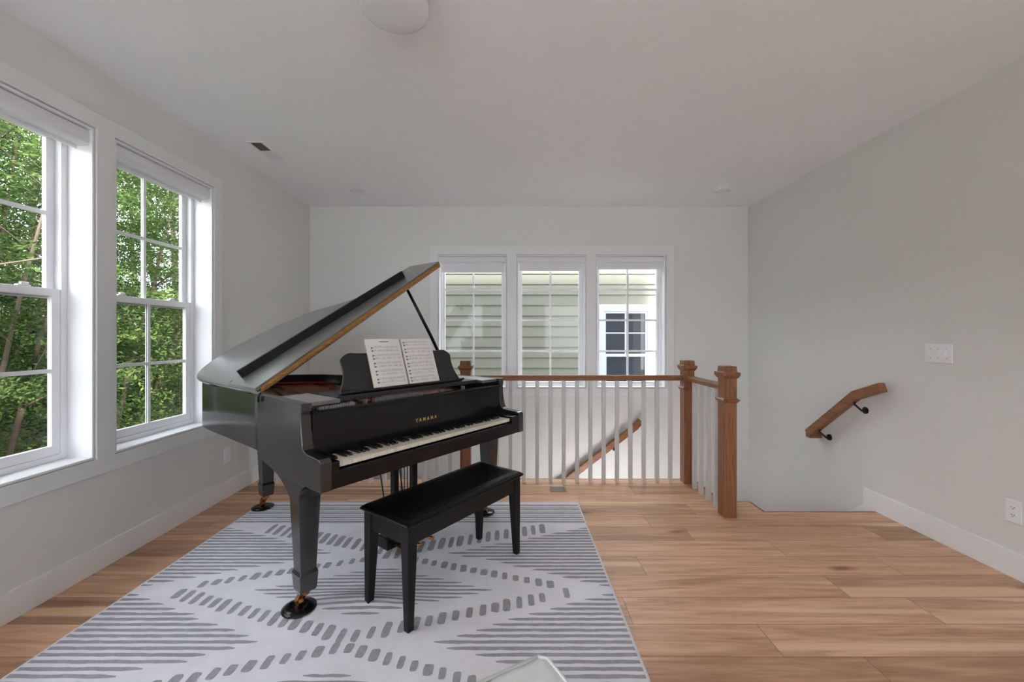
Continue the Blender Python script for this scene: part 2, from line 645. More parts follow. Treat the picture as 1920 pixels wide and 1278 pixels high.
# nosing and white fascia at the stair edge
bm = NB()
box(bm, XL, 1.64, 3.683, 3.70, -0.024, -0.0006)
box(bm, 1.64, 1.657, 3.175, 3.70, -0.024, -0.0006)
box(bm, 1.657, 1.852, 3.175, 3.192, -0.024, -0.0006)
box(bm, 1.852, 1.869, 2.993, 3.192, -0.024, -0.0006)
box(bm, 1.869, XR, 2.993, 3.010, -0.024, -0.0006)
make('trim_1', bm, M['oak_x'], kind='structure')
# stair flight going down behind the floor edge
bm = NB()
for i in range(5):
    z = -0.19 * (i + 1)
    y = 3.012 + 0.255 * i
    box(bm, 1.87 if i < 1 else 1.66, XR - 0.03, y, y + 0.275, z - 0.03, z)
    box(bm, 1.87 if i < 1 else 1.66, XR - 0.03, y + 0.25, y + 0.262, z - 0.19, z - 0.03)
box(bm, 1.66, XR - 0.03, 4.29, YB - 0.02, -1.17, -1.14)
for i in range(9):
    z = -1.14 - 0.19 * (i + 1)
    x = 1.66 - 0.27 * (i + 1)
    box(bm, x, x + 0.29, 3.72, YB - 0.02, z - 0.03, z)
make('floor_stair_flight', bm, M['oak_x'], kind='structure')

# walls closing the stairwell below the floor edge, with an added unseen fill light
bm = NB()
box(bm, XL, 1.63, 3.58, 3.675, -3.0, -0.026)
box(bm, 1.545, 1.63, 3.19, 3.58, -3.0, -0.026)
make('wall_stair', bm, M['wall'], kind='structure')
stair_fill = empty('stairwell_fill', (1.05, 3.675, -0.55), 0, label='long slim added stairwell fill light, unseen below the railing floor edge', cat='fill light')
bm = NB()
box(bm, -0.46, 0.46, 0.0005, 0.02, -0.09, 0.09)
make('fill_plate', bm, M['plastic'], stair_fill, bevel=0.004)
sl = bpy.data.lights.new('stair_fill_lamp', 'AREA')  # unseen lamp added to brighten the dark stairwell
sl.shape = 'RECTANGLE'
sl.size = 0.9
sl.size_y = 0.16
sl.energy = 3.0
sl.color = (1.0, 0.97, 0.93)
slo = bpy.data.objects.new('stair_fill_lamp', sl)
COL.objects.link(slo)
slo.parent = stair_fill
slo.location = (0, 0.03, 0)
slo.rotation_euler = (math.radians(90 - 6), 0, math.radians(180))

# baseboards
bm = NB()
box(bm, XL, XL + 0.014, YREAR, 3.70, 0.0, 0.137)
make('baseboard_left', bm, M['trim'], bevel=0.002, kind='structure')
bm = NB()
box(bm, XR - 0.014, XR, YREAR, 3.00, 0.0, 0.14)
# sloping skirt down the stair
prism(bm, [(3.001, -0.30), (3.001, 0.14), (3.11, 0.14), (3.11, 0.012), (3.20, -0.065), (4.60, -1.23), (4.60, -1.45)], XR - 0.014, XR,
      lambda p, q, a: (a, p, q))
make('baseboard_right', bm, M['trim'], bevel=0.002, kind='structure')
bm = NB()
box(bm, XL, XL + 0.006, 3.70, 3.79, -0.6, 0.22)
box(bm, XL, XL + 0.012, 3.79, 3.86, -0.6, 0.16)
make('trim_2', bm, M['trim'], kind='structure')

# window casings
cw = 0.092
bm = NB()
plate_holes(bm, fl, LW[2][0] - cw, LW[-1][1] + cw, WZ0 - cw, WZ1 + cw, [(a - 0.005, b + 0.005, WZ0 - 0.005, WZ1 + 0.005) for a, b in LW[2:]], -0.018, -0.0003)
for a, b in LW:   # jamb liners with a small reveal
    plate_holes(bm, fl, a, b, WZ0, WZ1, [(a + 0.012, b - 0.012, WZ0 + 0.012, WZ1 - 0.012)], -0.010, 0.14, 1)
make('trim_3', bm, [M['casing'], M['trim']], bevel=0.002, kind='structure')
bm = NB()
plate_holes(bm, fb, BW[0][0] - 0.095, BW[-1][1] + 0.095, BZ0 - 0.10, BZ1 + 0.105, [(a - 0.005, b + 0.005, BZ0 - 0.005, BZ1 + 0.005) for a, b in BW], -0.018, -0.0003)
for a, b in BW:
    plate_holes(bm, fb, a, b, BZ0, BZ1, [(a + 0.012, b - 0.012, BZ0 + 0.012, BZ1 - 0.012)], -0.010, 0.10, 1)
make('trim_4', bm, [M['casing'], M['trim']], bevel=0.002, kind='structure')


# ------------------------------------------------------------------ windows
def frame_ring(bm, f, s0, s1, z0, z1, w, d0, d1, wb=None):
    plate_holes(bm, f, s0, s1, z0, z1, [(s0 + w, s1 - w, z0 + (wb or w), z1 - w)], d0, d1)


def double_hung(idx, a, b):
    a, b, z0, z1 = a + 0.012, b - 0.012, WZ0 + 0.012, WZ1 - 0.012
    bm = NB()
    frame_ring(bm, fl, a, b, z0, z1, 0.030, 0.125, 0.188)
    win = make('window_%d' % idx, bm, M['vinyl'], bevel=0.002, kind='structure')
    fa, fb_, f0, f1 = a + 0.030, b - 0.030, z0 + 0.030, z1 - 0.030
    zm = 1.512
    for nm, (q0, q1), (d0, d1), gm in (('sash', (zm - 0.025, f1), (0.160, 0.184), M['glass']),
                                      ('sash', (f0, zm + 0.025), (0.130, 0.156), M['glass_screen'])):
        bm = NB()
        frame_ring(bm, fl, fa, fb_, q0, q1, 0.040, d0, d1, 0.05)
        sash = make(nm, bm, M['vinyl'], win, bevel=0.003)
        dm = (d0 + d1) / 2
        bm = NB()
        g0, g1, h0, h1 = fa + 0.036, fb_ - 0.036, q0 + 0.046, q1 - 0.036
        box(bm, g0, g1, dm - 0.003, dm + 0.003, h0, h1, 0, fl)
        make('pane', bm, gm, sash)
        bm = NB()
        sc, zc = (g0 + g1) / 2, (h0 + h1) / 2
        box(bm, sc - 0.010, sc + 0.010, dm - 0.009, dm - 0.0035, h0, h1, 0, fl)
        box(bm, g0, g1, dm - 0.0088, dm - 0.0036, zc - 0.010, zc + 0.010, 0, fl)
        box(bm, sc - 0.010, sc + 0.010, dm + 0.0035, dm + 0.009, h0, h1, 0, fl)
        box(bm, g0, g1, dm + 0.0036, dm + 0.0088, zc - 0.010, zc + 0.010, 0, fl)
        make('muntin_grid', bm, M['vinyl'], sash)
    for t in (0.25, 0.75):
        s = a + (b - a) * t
        bm = NB()
        box(bm, s - 0.028, s + 0.028, 0.132, 0.155, zm + 0.025, zm + 0.033, 0, fl)
        box(bm, s - 0.012, s + 0.022, 0.136, 0.150, zm + 0.033, zm + 0.046, 0, fl)
        make('sash_lock', bm, M['vinyl'], win, bevel=0.003)


def fixed_window(idx, a, b):
    a, b, z0, z1 = a + 0.012, b - 0.012, BZ0 + 0.012, BZ1 - 0.012
    bm = NB()
    frame_ring(bm, fb, a, b, z0, z1, 0.022, 0.085, 0.168)
    win = make('window_%d' % idx, bm, M['vinyl'], bevel=0.002, kind='structure')
    bm = NB()
    frame_ring(bm, fb, a + 0.022, b - 0.022, z0 + 0.022, z1 - 0.022, 0.024, 0.108, 0.150)
    sash = make('sash', bm, M['vinyl'], win, bevel=0.003)
    g0, g1, h0, h1 = a + 0.044, b - 0.044, z0 + 0.044, z1 - 0.044
    bm = NB()
    box(bm, g0, g1, 0.127, 0.133, h0, h1, 0, fb)
    make('pane', bm, M['glass'], sash)
    bm = NB()
    sc = (g0 + g1) / 2
    for dd in (0.1200, 0.1340):
        box(bm, sc - 0.011, sc + 0.011, dd, dd + 0.006, h0, h1, 0, fb)
        for yy in (543, 600, 658):
            zz = CAM_H + (629 - yy) / 768 * (YB + 0.125)
            box(bm, g0, g1, dd + 0.0002, dd + 0.0058, zz - 0.011, zz + 0.011, 0, fb)
    make('muntin_grid', bm, M['vinyl'], sash)


for i, (a, b) in enumerate(LW):
    double_hung(i + 1, a, b)
for i, (a, b) in enumerate(BW):
    fixed_window(i + 6, a, b)
# plain glazing for the added fill openings behind the camera
for i, (a, b) in enumerate(RW):
    bm = NB()
    frr2 = lambda s, d, z: (s, YREAR - d, z)
    frame_ring(bm, frr2, a, b, 0.7, 2.3, 0.06, 0.03, 0.10)
    wv = make('window_%d' % (9 + i), bm, M['vinyl'], kind='structure')
    bm = NB()
    box(bm, a + 0.055, b - 0.055, 0.06, 0.068, 0.755, 2.245, 0, frr2)
    make('pane', bm, M['glass'], wv)


# roller blinds
def blind(f, a, b, ztop, h, depth, drop_z, label, group, dfab):
    root = empty('roller_blind', f((a + b) / 2, depth / 2, ztop - h), 0, label=label, cat='blind', group=group)
    inv = Matrix.Translation(-Vector(root.location))
    g = lambda s, d, z: tuple(Vector(f(s, d, z)) - Vector(root.location))
    bm = NB()
    prof = [(depth, ztop), (depth, ztop - h), (0.018, ztop - h), (0.006, ztop - h + 0.012), (0.002, ztop - h + 0.03), (0.002, ztop - 0.02), (0.008, ztop)]
    prism(bm, prof, a + 0.013, b - 0.013, lambda p, q, s: g(s, p, q))
    make('cassette', bm, M['blind'], root, bevel=0.002)
    bm = NB()
    box(bm, a + 0.028, b - 0.028, dfab, dfab + 0.0015, drop_z, ztop - h + 0.01, 0, g)
    fab = make('fabric', bm, M['blind'], root)
    bm = NB()
    box(bm, a + 0.026, b - 0.026, dfab - 0.003, dfab + 0.005, drop_z - 0.012, drop_z, 0, g)
    make('hem_bar', bm, M['plastic'], root)


blind(fl, *LW[3], WZ1 - 0.016, 0.082, 0.085, WZ1 - 0.108, 'white roller blind rolled up above the left wall window cut off by the frame', 'blinds on the tall side windows', 0.06)
blind(fl, *LW[4], WZ1 - 0.016, 0.082, 0.085, WZ1 - 0.108, 'white roller blind rolled up above the whole left wall window nearer the corner', 'blinds on the tall side windows', 0.06)
for (a, b), yy, lb in zip(BW, (509, 506, 503), ('in the leftmost far wall window', 'in the middle window of the far wall',
                                               'above the neighbouring window view')):
    zz = CAM_H + (629 - yy) / 768 * (YB + 0.06)
    blind(fb, a, b, BZ1 - 0.014, 0.062, 0.075, zz, 'white roller blind slightly lowered ' + lb, 'blinds on the far wall windows', 0.055)

# ------------------------------------------------------------------ stair railing
rail = empty('stair_railing', (0.5, 3.61, 0), 0, label='oak railing with white square balusters and newel posts around the stairwell', cat='railing')
RO = Vector(rail.location)


def newel(x, y, rot=0):
    x, y = x - RO.x, y - RO.y
    h = 0.045
    bm = NB()
    loft_sq(bm, [(0.0, h, h), (0.995, h, h)], x, y)
    post = make('newel_post', bm, M['oak'], rail, bevel=0.002, label='brown oak newel post')
    bm = NB()
    loft_sq(bm, [(0.985, 0.046, 0.046), (0.992, 0.054, 0.054), (1.004, 0.060, 0.060), (1.006, 0.056, 0.056), (1.008, 0.063, 0.063), (1.030, 0.063, 0.063),
                 (1.031, 0.050, 0.050), (1.036, 0.047, 0.047), (1.070, 0.045, 0.045), (1.073, 0.041, 0.041)], x, y)
    make('cap', bm, M['oak'], post, bevel=0.0015)
    bm = NB()
    loft_sq(bm, [(0.812, 0.0455, 0.0455), (0.822, 0.052, 0.052), (0.830, 0.060, 0.060), (0.836, 0.060, 0.060), (0.842, 0.050, 0.050), (0.848, 0.0455, 0.0455)], x, y)
    make('collar', bm, M['oak'], post)


newel(1.557, 2.942)
newel(1.557, 3.609)
newel(-0.393, 3.609)
bm = NB()
prof = [(-0.030, 0.897), (0.030, 0.897), (0.030, 0.925), (0.022, 0.941), (-0.022, 0.941), (-0.030, 0.925)]
prism(bm, prof, -0.348 - RO.x, 1.512 - RO.x, lambda p, q, s: (s, 3.609 - RO.y + p, q))
make('handrail', bm, M['oak_x'], rail, bevel=0.002, label='brown oak handrail')
bm = NB()
prism(bm, prof, XL + 0.02 - RO.x, -0.438 - RO.x, lambda p, q, s: (s, 3.609 - RO.y + p, q))
make('handrail', bm, M['oak_x'], rail, bevel=0.002, label='brown oak handrail')
bm = NB()
prism(bm, prof, 2.987 - RO.y, 3.564 - RO.y, lambda p, q, s: (1.557 - RO.x + p, s, q))
make('handrail', bm, M['oak_y'], rail, bevel=0.002, label='brown oak handrail')
bm = NB()
box(bm, -0.016, 0.016, -0.016, 0.016, 0.0, 0.8975)
bal0 = make('baluster', bm, M['baluster'], rail, bevel=0.0015, label='white square baluster')
spots = [(0.118 + 0.117 * k, 3.602) for k in range(-3, 12)] + [(-0.527 - 0.1165 * j, 3.602) for j in range(15)] + \
        [(1.557, y + 0.016) for y in (3.444, 3.328, 3.206, 3.084)]
for i, (x, y) in enumerate(spots):
    o = bal0 if i == 0 else bal0.copy()
    if i:
        COL.objects.link(o)
        o.parent = rail
    o.location = (x - RO.x, y - RO.y, 0)


# ------------------------------------------------------------------ wall handrails
def bracket(bm, wall_pt, out_dir, rail_pt):
    wp, rp_ = Vector(wall_pt), Vector(rail_pt)
    o = Vector(out_dir)
    tube(bm, [wp, wp + o * 0.006], [0.026, 0.026], 16)
    tube(bm, [wp + Vector((0, 0, -0.012)) + o * 0.004, wp + Vector((0, 0, -0.006)) + o * 0.02, wp + o * 0.034, rp_ - Vector((0, 0, 0.02)), rp_],
         [0.016, 0.011, 0.0075, 0.0075, 0.010], 10)


root = empty('wall_handrail', (XR, 3.2, 0.6), 0, label='short brown oak handrail on black brackets fixed to the right wall', cat='handrail')
L = Vector(root.location)


def rail_seg(bm, pts, hw, hh, f):
    """pts (s, z) centre line; vertical plane section"""
    n = len(pts)
    top, bot = [], []
    for i, (s, z) in enumerate(pts):
        d0 = Vector(pts[min(i + 1, n - 1)]) - Vector(pts[i]) if i < n - 1 else Vector(pts[i]) - Vector(pts[i - 1])
        d1 = Vector(pts[i]) - Vector(pts[i - 1]) if i > 0 else d0
        d = (d0.normalized() + d1.normalized()).normalized()
        nn = Vector((-d.y, d.x))
        if nn.y < 0:
            nn = -nn
        top.append(Vector((s, z)) + nn * hh)
        bot.append(Vector((s, z)) - nn * hh)
    poly = [tuple(p) for p in top] + [tuple(p) for p in reversed(bot)]
    prism(bm, poly, -hw, hw, f)


bm = NB()
xr = 2.605
rail_seg(bm, [(2.862, 0.930), (3.085, 0.842), (3.575, 0.437)], 0.026, 0.034, lambda p, q, a: (xr + a - L.x, p - L.y, q - L.z))
box(bm, xr - 0.024, XR, 3.53, 3.585, 0.405, 0.455, 0, lambda x, y, z: (x - L.x, y - L.y, z - L.z))
make('rail', bm, M['oak_y'], root, bevel=0.008, seg=3)
for y, z in ((3.10, 0.79), (3.45, 0.50)):
    bm = NB()
    bracket(bm, (XR - L.x, y - L.y, z - 0.065 - L.z), (-1, 0, 0), (xr - L.x, y - L.y, z + 0.0 - L.z))
    make('bracket', bm, M['black_metal'], root, label='black metal bracket')

root = empty('wall_handrail', (1.0, YB, 0.0), 0, label='long sloping brown oak handrail seen through the balusters below the far windows', cat='handrail')
L = Vector(root.location)
bm = NB()
yr = YB - 0.075
rail_seg(bm, [(1.452, 0.345), (1.39, 0.275), (0.0, -0.80)], 0.024, 0.034, lambda p, q, a: (p - L.x, yr + a - L.y, q - L.z))
make('rail', bm, M['oak_x'], root, bevel=0.006, seg=2)
for x, z in ((1.175, 0.075), (0.73, -0.27), (0.25, -0.64)):
    bm = NB()
    bracket(bm, (x - L.x, 0, z - 0.06), (0, -1, 0), (x - L.x, yr - L.y, z + 0.005))
    make('bracket', bm, M['black_metal'], root, label='black metal bracket')

# ------------------------------------------------------------------ ceiling things
bm = NB()
lathe(bm, [(0.135, 2.735), (0.140, 2.70), (0.143, 2.665), (0.140, 2.655), (0.130, 2.650), (0.06, 2.648)], n=48)
lamp = empty('ceiling_lamp', (-0.485, 1.717, ZC), 0, label='round white drum flush light on the ceiling', cat='ceiling light')
for v in bm.verts:
    v.co.z -= ZC
make('shade', bm, M['lamp_glass'], lamp)
bm = NB()
lathe(bm, [(0.10, 0.0), (0.145, -0.002), (0.145, -0.016), (0.10, -0.016)], n=48)
make('base', bm, M['plastic'], lamp)
for x, lb in ((-1.534, 'flush round white recessed ceiling light near the window wall corner'),
              (2.135, 'round white recessed ceiling light near the right wall corner')):
    r = empty('recessed_light', (x, 4.12, ZC), 0, label=lb, cat='recessed light', group='recessed lights near the far wall')
    bm = NB()
    n_ = 40
    prof = [(0.092, 0.0), (0.092, -0.004), (0.070, -0.006), (0.064, -0.003), (0.064, 0.0)]
    rings = [[bm.verts.new((rr * math.cos(2 * math.pi * k / n_), rr * math.sin(2 * math.pi * k / n_), zz)) for k in range(n_)] for rr, zz in prof]
    for i in range(len(rings) - 1):
        for k in range(n_):
            bm.faces.new([rings[i][k], rings[i][(k + 1) % n_], rings[i + 1][(k + 1) % n_], rings[i + 1][k]])
    make('trim_ring', bm, M['plastic'], r, smooth=True)
    bm = NB()
    lathe(bm, [(0.063, -0.0005), (0.063, -0.0025)], n=40)
    make('lens', bm, M['lamp_glass'], r)

vent = empty('ceiling_vent', (-1.925, 3.228, ZC), 0, label='white rectangular ceiling air vent with open louvre near the left wall', cat='vent')
bm = NB()
f0 = lambda s, d, z: (z, s, -d)
plate_holes(bm, f0, -0.155, 0.155, -0.065, 0.065, [(-0.135, -0.002, -0.042, 0.042), (0.002, 0.135, -0.042, 0.042)], 0.0, 0.006)
make('frame', bm, M['plastic'], vent, bevel=0.002)
for (y0, y1), mm, ang in (((-0.135, -0.003), M['vent_dark'], 0.5), ((0.003, 0.135), M['plastic'], -0.9)):
    bm = NB()
    box(bm, -0.042, 0.042, y0, y1, -0.0012, -0.0004)
    make('damper', bm, mm, vent)
    bm = NB()
    k = y0 + 0.006
    while k < y1:
        box(bm, -0.042, 0.042, k, k + 0.0018, -0.006, -0.0013)
        k += 0.011
    make('louvre', bm, mm if mm is M['plastic'] else M['vent_metal'], vent)

# ------------------------------------------------------------------ outlets and switches
def outlet(f, s, z, label):
    root = empty('wall_outlet', f(s, 0, z), 0, label=label, cat='outlet')
    g = lambda a, d, b: tuple(Vector(f(s + a, d, z + b)) - Vector(root.location))
    bm = NB()
    box(bm, -0.036, 0.036, -0.006, -0.0002, -0.060, 0.060, 0, g)
    make('cover_plate', bm, M['plastic'], root, bevel=0.003)
    for c in (-0.020, 0.020):
        bm = NB()
        pts = [(0.017 * math.cos(t) * 1.0, max(-0.0125, min(0.0125, 0.017 * math.sin(t))) + c) for t in [2 * math.pi * k / 24 for k in range(24)]]
        prism(bm, pts, -0.0078, -0.0055, lambda p, q, a: g(p, a, q), 0)
        for sx in (-0.006, 0.006):
            box(bm, sx - 0.0012, sx + 0.0012, -0.0082, -0.0077, c - 0.002, c + 0.006, 1, g)
        box(bm, -0.0022, 0.0022, -0.0082, -0.0077, c - 0.0095, c - 0.005, 1, g)
        make('receptacle', bm, [M['plastic'], M['socket_dark']], root)


outlet(frr, 2.187, 0.352, 'white duplex outlet on the right wall above the baseboard')
outlet(fl, 3.28, 0.335, 'white duplex outlet low on the left wall below the piano side')
sw = empty('light_switch', (XR, 2.57, 1.178), 0, label='white triple toggle light switch on the right wall', cat='light switch')
bm = NB()
box(bm, -0.007, -0.0002, -0.083, 0.083, -0.060, 0.060)
make('cover_plate', bm, M['plastic'], sw, bevel=0.004)
for k, up in ((-0.046, -1), (0.0, -1), (0.046, 1)):
    bm = NB()
    box(bm, -0.0076, -0.0068, k - 0.006, k + 0.006, -0.013, 0.013)
    box(bm, -0.018, -0.007, k - 0.004, k + 0.004, min(0, up * 0.010), max(0, up * 0.010))
    for zz in (-0.030, 0.030):
        box(bm, -0.0076, -0.0068, k - 0.002, k + 0.002, zz - 0.002, zz + 0.002, 1)
    make('toggle', bm, [M['plastic'], M['socket_dark']], sw)

bm = NB()
box(bm, -0.062, 0.062, -0.05, 0.05, 0.0002, 0.004)
fv = empty('floor_vent', (0.402, 3.44, 0), 0, label='small bronze floor vent in the boards before the railing', cat='floor vent')
make('vent_cover', bm, M['vent_metal'], fv, bevel=0.0015)
bm = NB()
for i in range(7):
    box(bm, -0.054, 0.054, -0.041 + i * 0.013, -0.036 + i * 0.013, 0.004, 0.0046)
make('slot', bm, M['socket_dark'], fv)

# ------------------------------------------------------------------ rug
RX0, RX1, RY0, RY1 = -1.90, 0.52, 0.10, 3.15
RZ = 0.011


def rug_z(x, y):
    # ripple the piano caster pushed up beside the near leg
    d = math.exp(-((x + 0.70) / 0.26) ** 2) * math.exp(-((y - 1.985) / 0.13) ** 2)
    return RZ + 0.018 * d * (1 + math.cos((y - 1.96 + 0.10 * (x + 0.7)) / 0.034 * 1.0)) * 0.5 + 0.006 * d


bm = NB()
nx, ny = 97, 122
gv = [[bm.verts.new((RX0 + (RX1 - RX0) * i / nx, RY0 + (RY1 - RY0) * j / ny, rug_z(RX0 + (RX1 - RX0) * i / nx, RY0 + (RY1 - RY0) * j / ny))) for i in range(nx + 1)] for j in range(ny + 1)]
for j in range(ny):
    for i in range(nx):
        bm.faces.new([gv[j][i], gv[j][i + 1], gv[j + 1][i + 1], gv[j + 1][i]]).smooth = True
# edge and underside
edge = [gv[0][i] for i in range(nx + 1)] + [gv[j][nx] for j in range(1, ny + 1)] + [gv[ny][i] for i in range(nx - 1, -1, -1)] + [gv[j][0] for j in range(ny - 1, 0, -1)]
low = [bm.verts.new((v.co.x, v.co.y, 0.0008)) for v in edge]
for i in range(len(edge)):
    k = (i + 1) % len(edge)
    bm.faces.new([edge[i], edge[k], low[k], low[i]])
bm.faces.new(low)
rr = random.Random(3)


def strip(x0, x1, y, h, rag=0.0):
    """grey stripe lying on the pile, broken into short quads so it follows the surface"""
    if x1 - x0 < 0.02:
        return
    n = max(2, int((x1 - x0) / 0.035))
    up, dn = [], []
    for i in range(n + 1):
        x = x0 + (x1 - x0) * i / n
        t = 1.0
        e = min(x - x0, x1 - x)
        if e < 0.04 and rag:
            if (x - x0 < 0.04 and x0 > RX0 + 0.02) or (x1 - x < 0.04 and x1 < RX1 - 0.02):
                t = 0.35 + 0.65 * e / 0.04
        j = rr.uniform(-0.0015, 0.0015)
        k = rr.uniform(0.85, 1.1) * h * t / 2
        for lst, yy in ((up, y + k + j), (dn, y - k + j)):
            lst.append(bm.verts.new((x, yy, rug_z(x, yy) + 0.0012)))
    for i in range(n):
        fa = bm.faces.new([dn[i], dn[i + 1], up[i + 1], up[i]])
        fa.material_index = 1


def dash(x, y, w_, h_):
    pts = []
    for t in [2 * math.pi * k / 14 for k in range(14)]:
        c, s = math.cos(t), math.sin(t)
        pp = 0.45
        px = math.copysign(abs(c) ** pp, c) * w_ / 2 * rr.uniform(0.92, 1.05)
        py = math.copysign(abs(s) ** pp, s) * h_ / 2 * rr.uniform(0.95, 1.05)
        pts.append(bm.verts.new((x + px, y + py, rug_z(x + px, y + py) + 0.0013)))
    bm.faces.new(pts).material_index = 1


CX = -0.69
YTOP = 2.79
for i in range(5):
    strip(RX0 + 0.01, RX1 - 0.01, 2.815 + 0.068 * i, 0.022)
    if i < 4:
        strip(RX0 + 0.01, RX1 - 0.01, 2.848 + 0.068 * i, 0.010)
for c in (2.76, 2.06, 1.36, 0.66):
    for sgn in (-1, 1):
        for side in (-1, 1):
            x = 0.03 if side > 0 else -0.03
            x = abs(x)
            while x < 0.975:
                yy = c + sgn * (0.305 * (1 - x / 0.98) + 0.02)
                big = sgn < 0
                if x > 0.93 and sgn > 0:
                    break
                hh = (0.085 if big else 0.062) * rr.uniform(0.8, 1.12)
                if c == 2.76:
                    hh = 0.13
                if yy + hh / 2 < YTOP and yy > RY0 + 0.05 and rr.random() > 0.02:
                    dash(CX + side * x, yy, rr.uniform(0.026, 0.040), hh)
                x += rr.uniform(0.053, 0.062)
    # solid striped lozenge inside
    if c < 2.7:
        k = -6
        for k in range(-6, 7):
            yy = c + k * 0.030
            hw = 0.62 * (1 - abs(k) / 7.0) * rr.uniform(0.93, 1.05)
            strip(CX - hw, CX + hw, yy, 0.014, 1)
    # striped triangles growing in from both edges
    cc = c - 0.35
    for k in range(-9, 10):
        yy = cc + k * 0.0345
        if yy > YTOP - 0.01 or yy < RY0 + 0.03:
            continue
        dep = 0.87 * (1 - abs(k) / 9.6)
        dl, dr = dep * rr.uniform(0.93, 1.04), dep * rr.uniform(0.93, 1.04)
        strip(RX1 - 0.012 - dr, RX1 - 0.012, yy, 0.018, 1)
        strip(RX0 + 0.012, RX0 + 0.012 + dl, yy, 0.018, 1)
make('area_rug', bm, [M['rug'], M['rug_dark']], label='pale grey rug with striped and dashed lozenge pattern under the piano', cat='rug')

# ------------------------------------------------------------------ grand piano
TH = math.radians(52)
PX, PY = -0.791, 1.707
piano = empty('grand_piano', (PX, PY, 0), TH, label='black satin grand piano with its lid propped open and music desk up', cat='piano')
W = 1.43
ZT = 0.985
SIDE = [(0.0, 0.63), (0.0, 0.752), (0.008, 0.764), (0.02, 0.768), (0.10, 0.772), (0.135, 0.775), (0.152, 0.784), (0.163, 0.803), (0.170, 0.835),
        (0.177, 0.88), (0.180, 0.915), (0.180, 0.935), (0.176, 0.950), (0.176, ZT), (0.65, ZT), (0.65, 0.705), (0.62, 0.700), (0.615, 0.683), (0.590, 0.678), (0.585, 0.66),
        (0.47, 0.64), (0.45, 0.63)]
for u0, u1 in ((0.0, 0.05), (W - 0.05, W)):
    bm = NB()
    prism(bm, SIDE, u0, u1, lambda p, q, a: (a, p, q))
    make('side_panel', bm, M['ebony_side'], piano, bevel=0.003)
# bent rim
OUT = catmull([(0, .65), (0, 1.0), (0, 1.42), (.018, 1.59), (.085, 1.73), (.2, 1.80), (.33, 1.812), (.46, 1.775), (.58, 1.70), (.70, 1.61), (.81, 1.48),
               (.88, 1.31), (.96, 1.12), (1.08, .965), (1.22, .88), (1.34, .815), (1.41, .74), (W, .65)], 6)
INN = []
for i, p in enumerate(OUT):
    d = (OUT[min(i + 1, len(OUT) - 1)] - OUT[max(i - 1, 0)]).normalized()
    INN.append(p + Vector((d.y, -d.x)) * 0.045)
bm = NB()
n_ = len(OUT)
ring = []
for p, q in zip(OUT, INN):
    ring.append([bm.verts.new((p.x, p.y, 0.70)), bm.verts.new((p.x, p.y, ZT)), bm.verts.new((q.x, q.y, ZT)), bm.verts.new((q.x, q.y, 0.70))])
for i in range(n_ - 1):
    for k in range(4):
        bm.faces.new([ring[i][k], ring[i][(k + 1) % 4], ring[i + 1][(k + 1) % 4], ring[i + 1][k]]).smooth = False
bm.faces.new(ring[0])
bm.faces.new(ring[-1][::-1])
rim = make('rim', bm, M['ebony_side'], piano)
for p in rim.data.polygons:
    if abs(p.normal.z) < 0.5:
        p.use_smooth = True
bv = rim.modifiers.new('bevel', 'BEVEL')
bv.width = 0.003
bv.segments = 2
bv.limit_method = 'ANGLE'
bv.angle_limit = math.radians(50)
inner_poly = [(0.05, 0.30)] + [(q.x, q.y) for q in INN[1:-1]] + [(W - 0.05, 0.30)]
bm = NB()
prism(bm, [(p[0] * 0.998 + 0.0015, p[1] * 0.999) for p in inner_poly], 0.705, 0.725, lambda p, q, a: (p, q, a))
make('soundboard', bm, M['matte_black'], piano)
bm = NB()
cx_, cy_ = 0.6, 1.0
prism(bm, [(cx_ + (p[0] - cx_) * 0.97, max(0.42, cy_ + (p[1] - cy_) * 0.97)) for p in inner_poly], 0.870, 0.890, lambda p, q, a: (p, q, a))
plate = make('cast_plate', bm, M['plate'], piano, label='bronze cast plate')
bm = NB()
for i in range(84):
    t = i / 83
    u0 = 0.10 + 1.24 * t
    if t < 0.28:       # bass strings fan toward the tail
        v1 = 1.60 - 0.10 * t
        u1 = u0 + 0.42 - 0.55 * t
    else:
        u1 = u0 - 0.02
        # stop inside the bent side
        v1 = 1.55
        for q in INN[30:]:
            if q.x > u1 + 0.05:
                v1 = max(0.60, q.y - 0.08)
                break
        v1 = min(v1, 1.66)
    tube(bm, [(u0, 0.46, 0.928), (u1, v1, 0.918)], 0.0016 if t < 0.28 else 0.0009, 4, caps=False)
make('strings', bm, M['copper'], piano, kind='stuff', label='copper coloured strings')
bm = NB()
tube(bm, [(0.07, 1.50, 0.936), (0.30, 1.66, 0.936), (0.60, 1.46, 0.936), (0.75, 1.28, 0.936)], 0.008, 6)
box(bm, 0.08, 1.30, 0.66, 0.69, 0.932, 0.942)
make('felt_strip', bm, M['red_felt'], piano, label='red felt strip')
bm = NB()
for i in range(10):
    a_ = Vector((0.16 + i * 0.055, 0.47, 0.900))
    b_ = Vector((0.42 + i * 0.055, 1.45 - i * 0.02, 0.900))
    tube(bm, [a_, b_], 0.007, 6)
make('plate_brace', bm, M['plate'], plate)

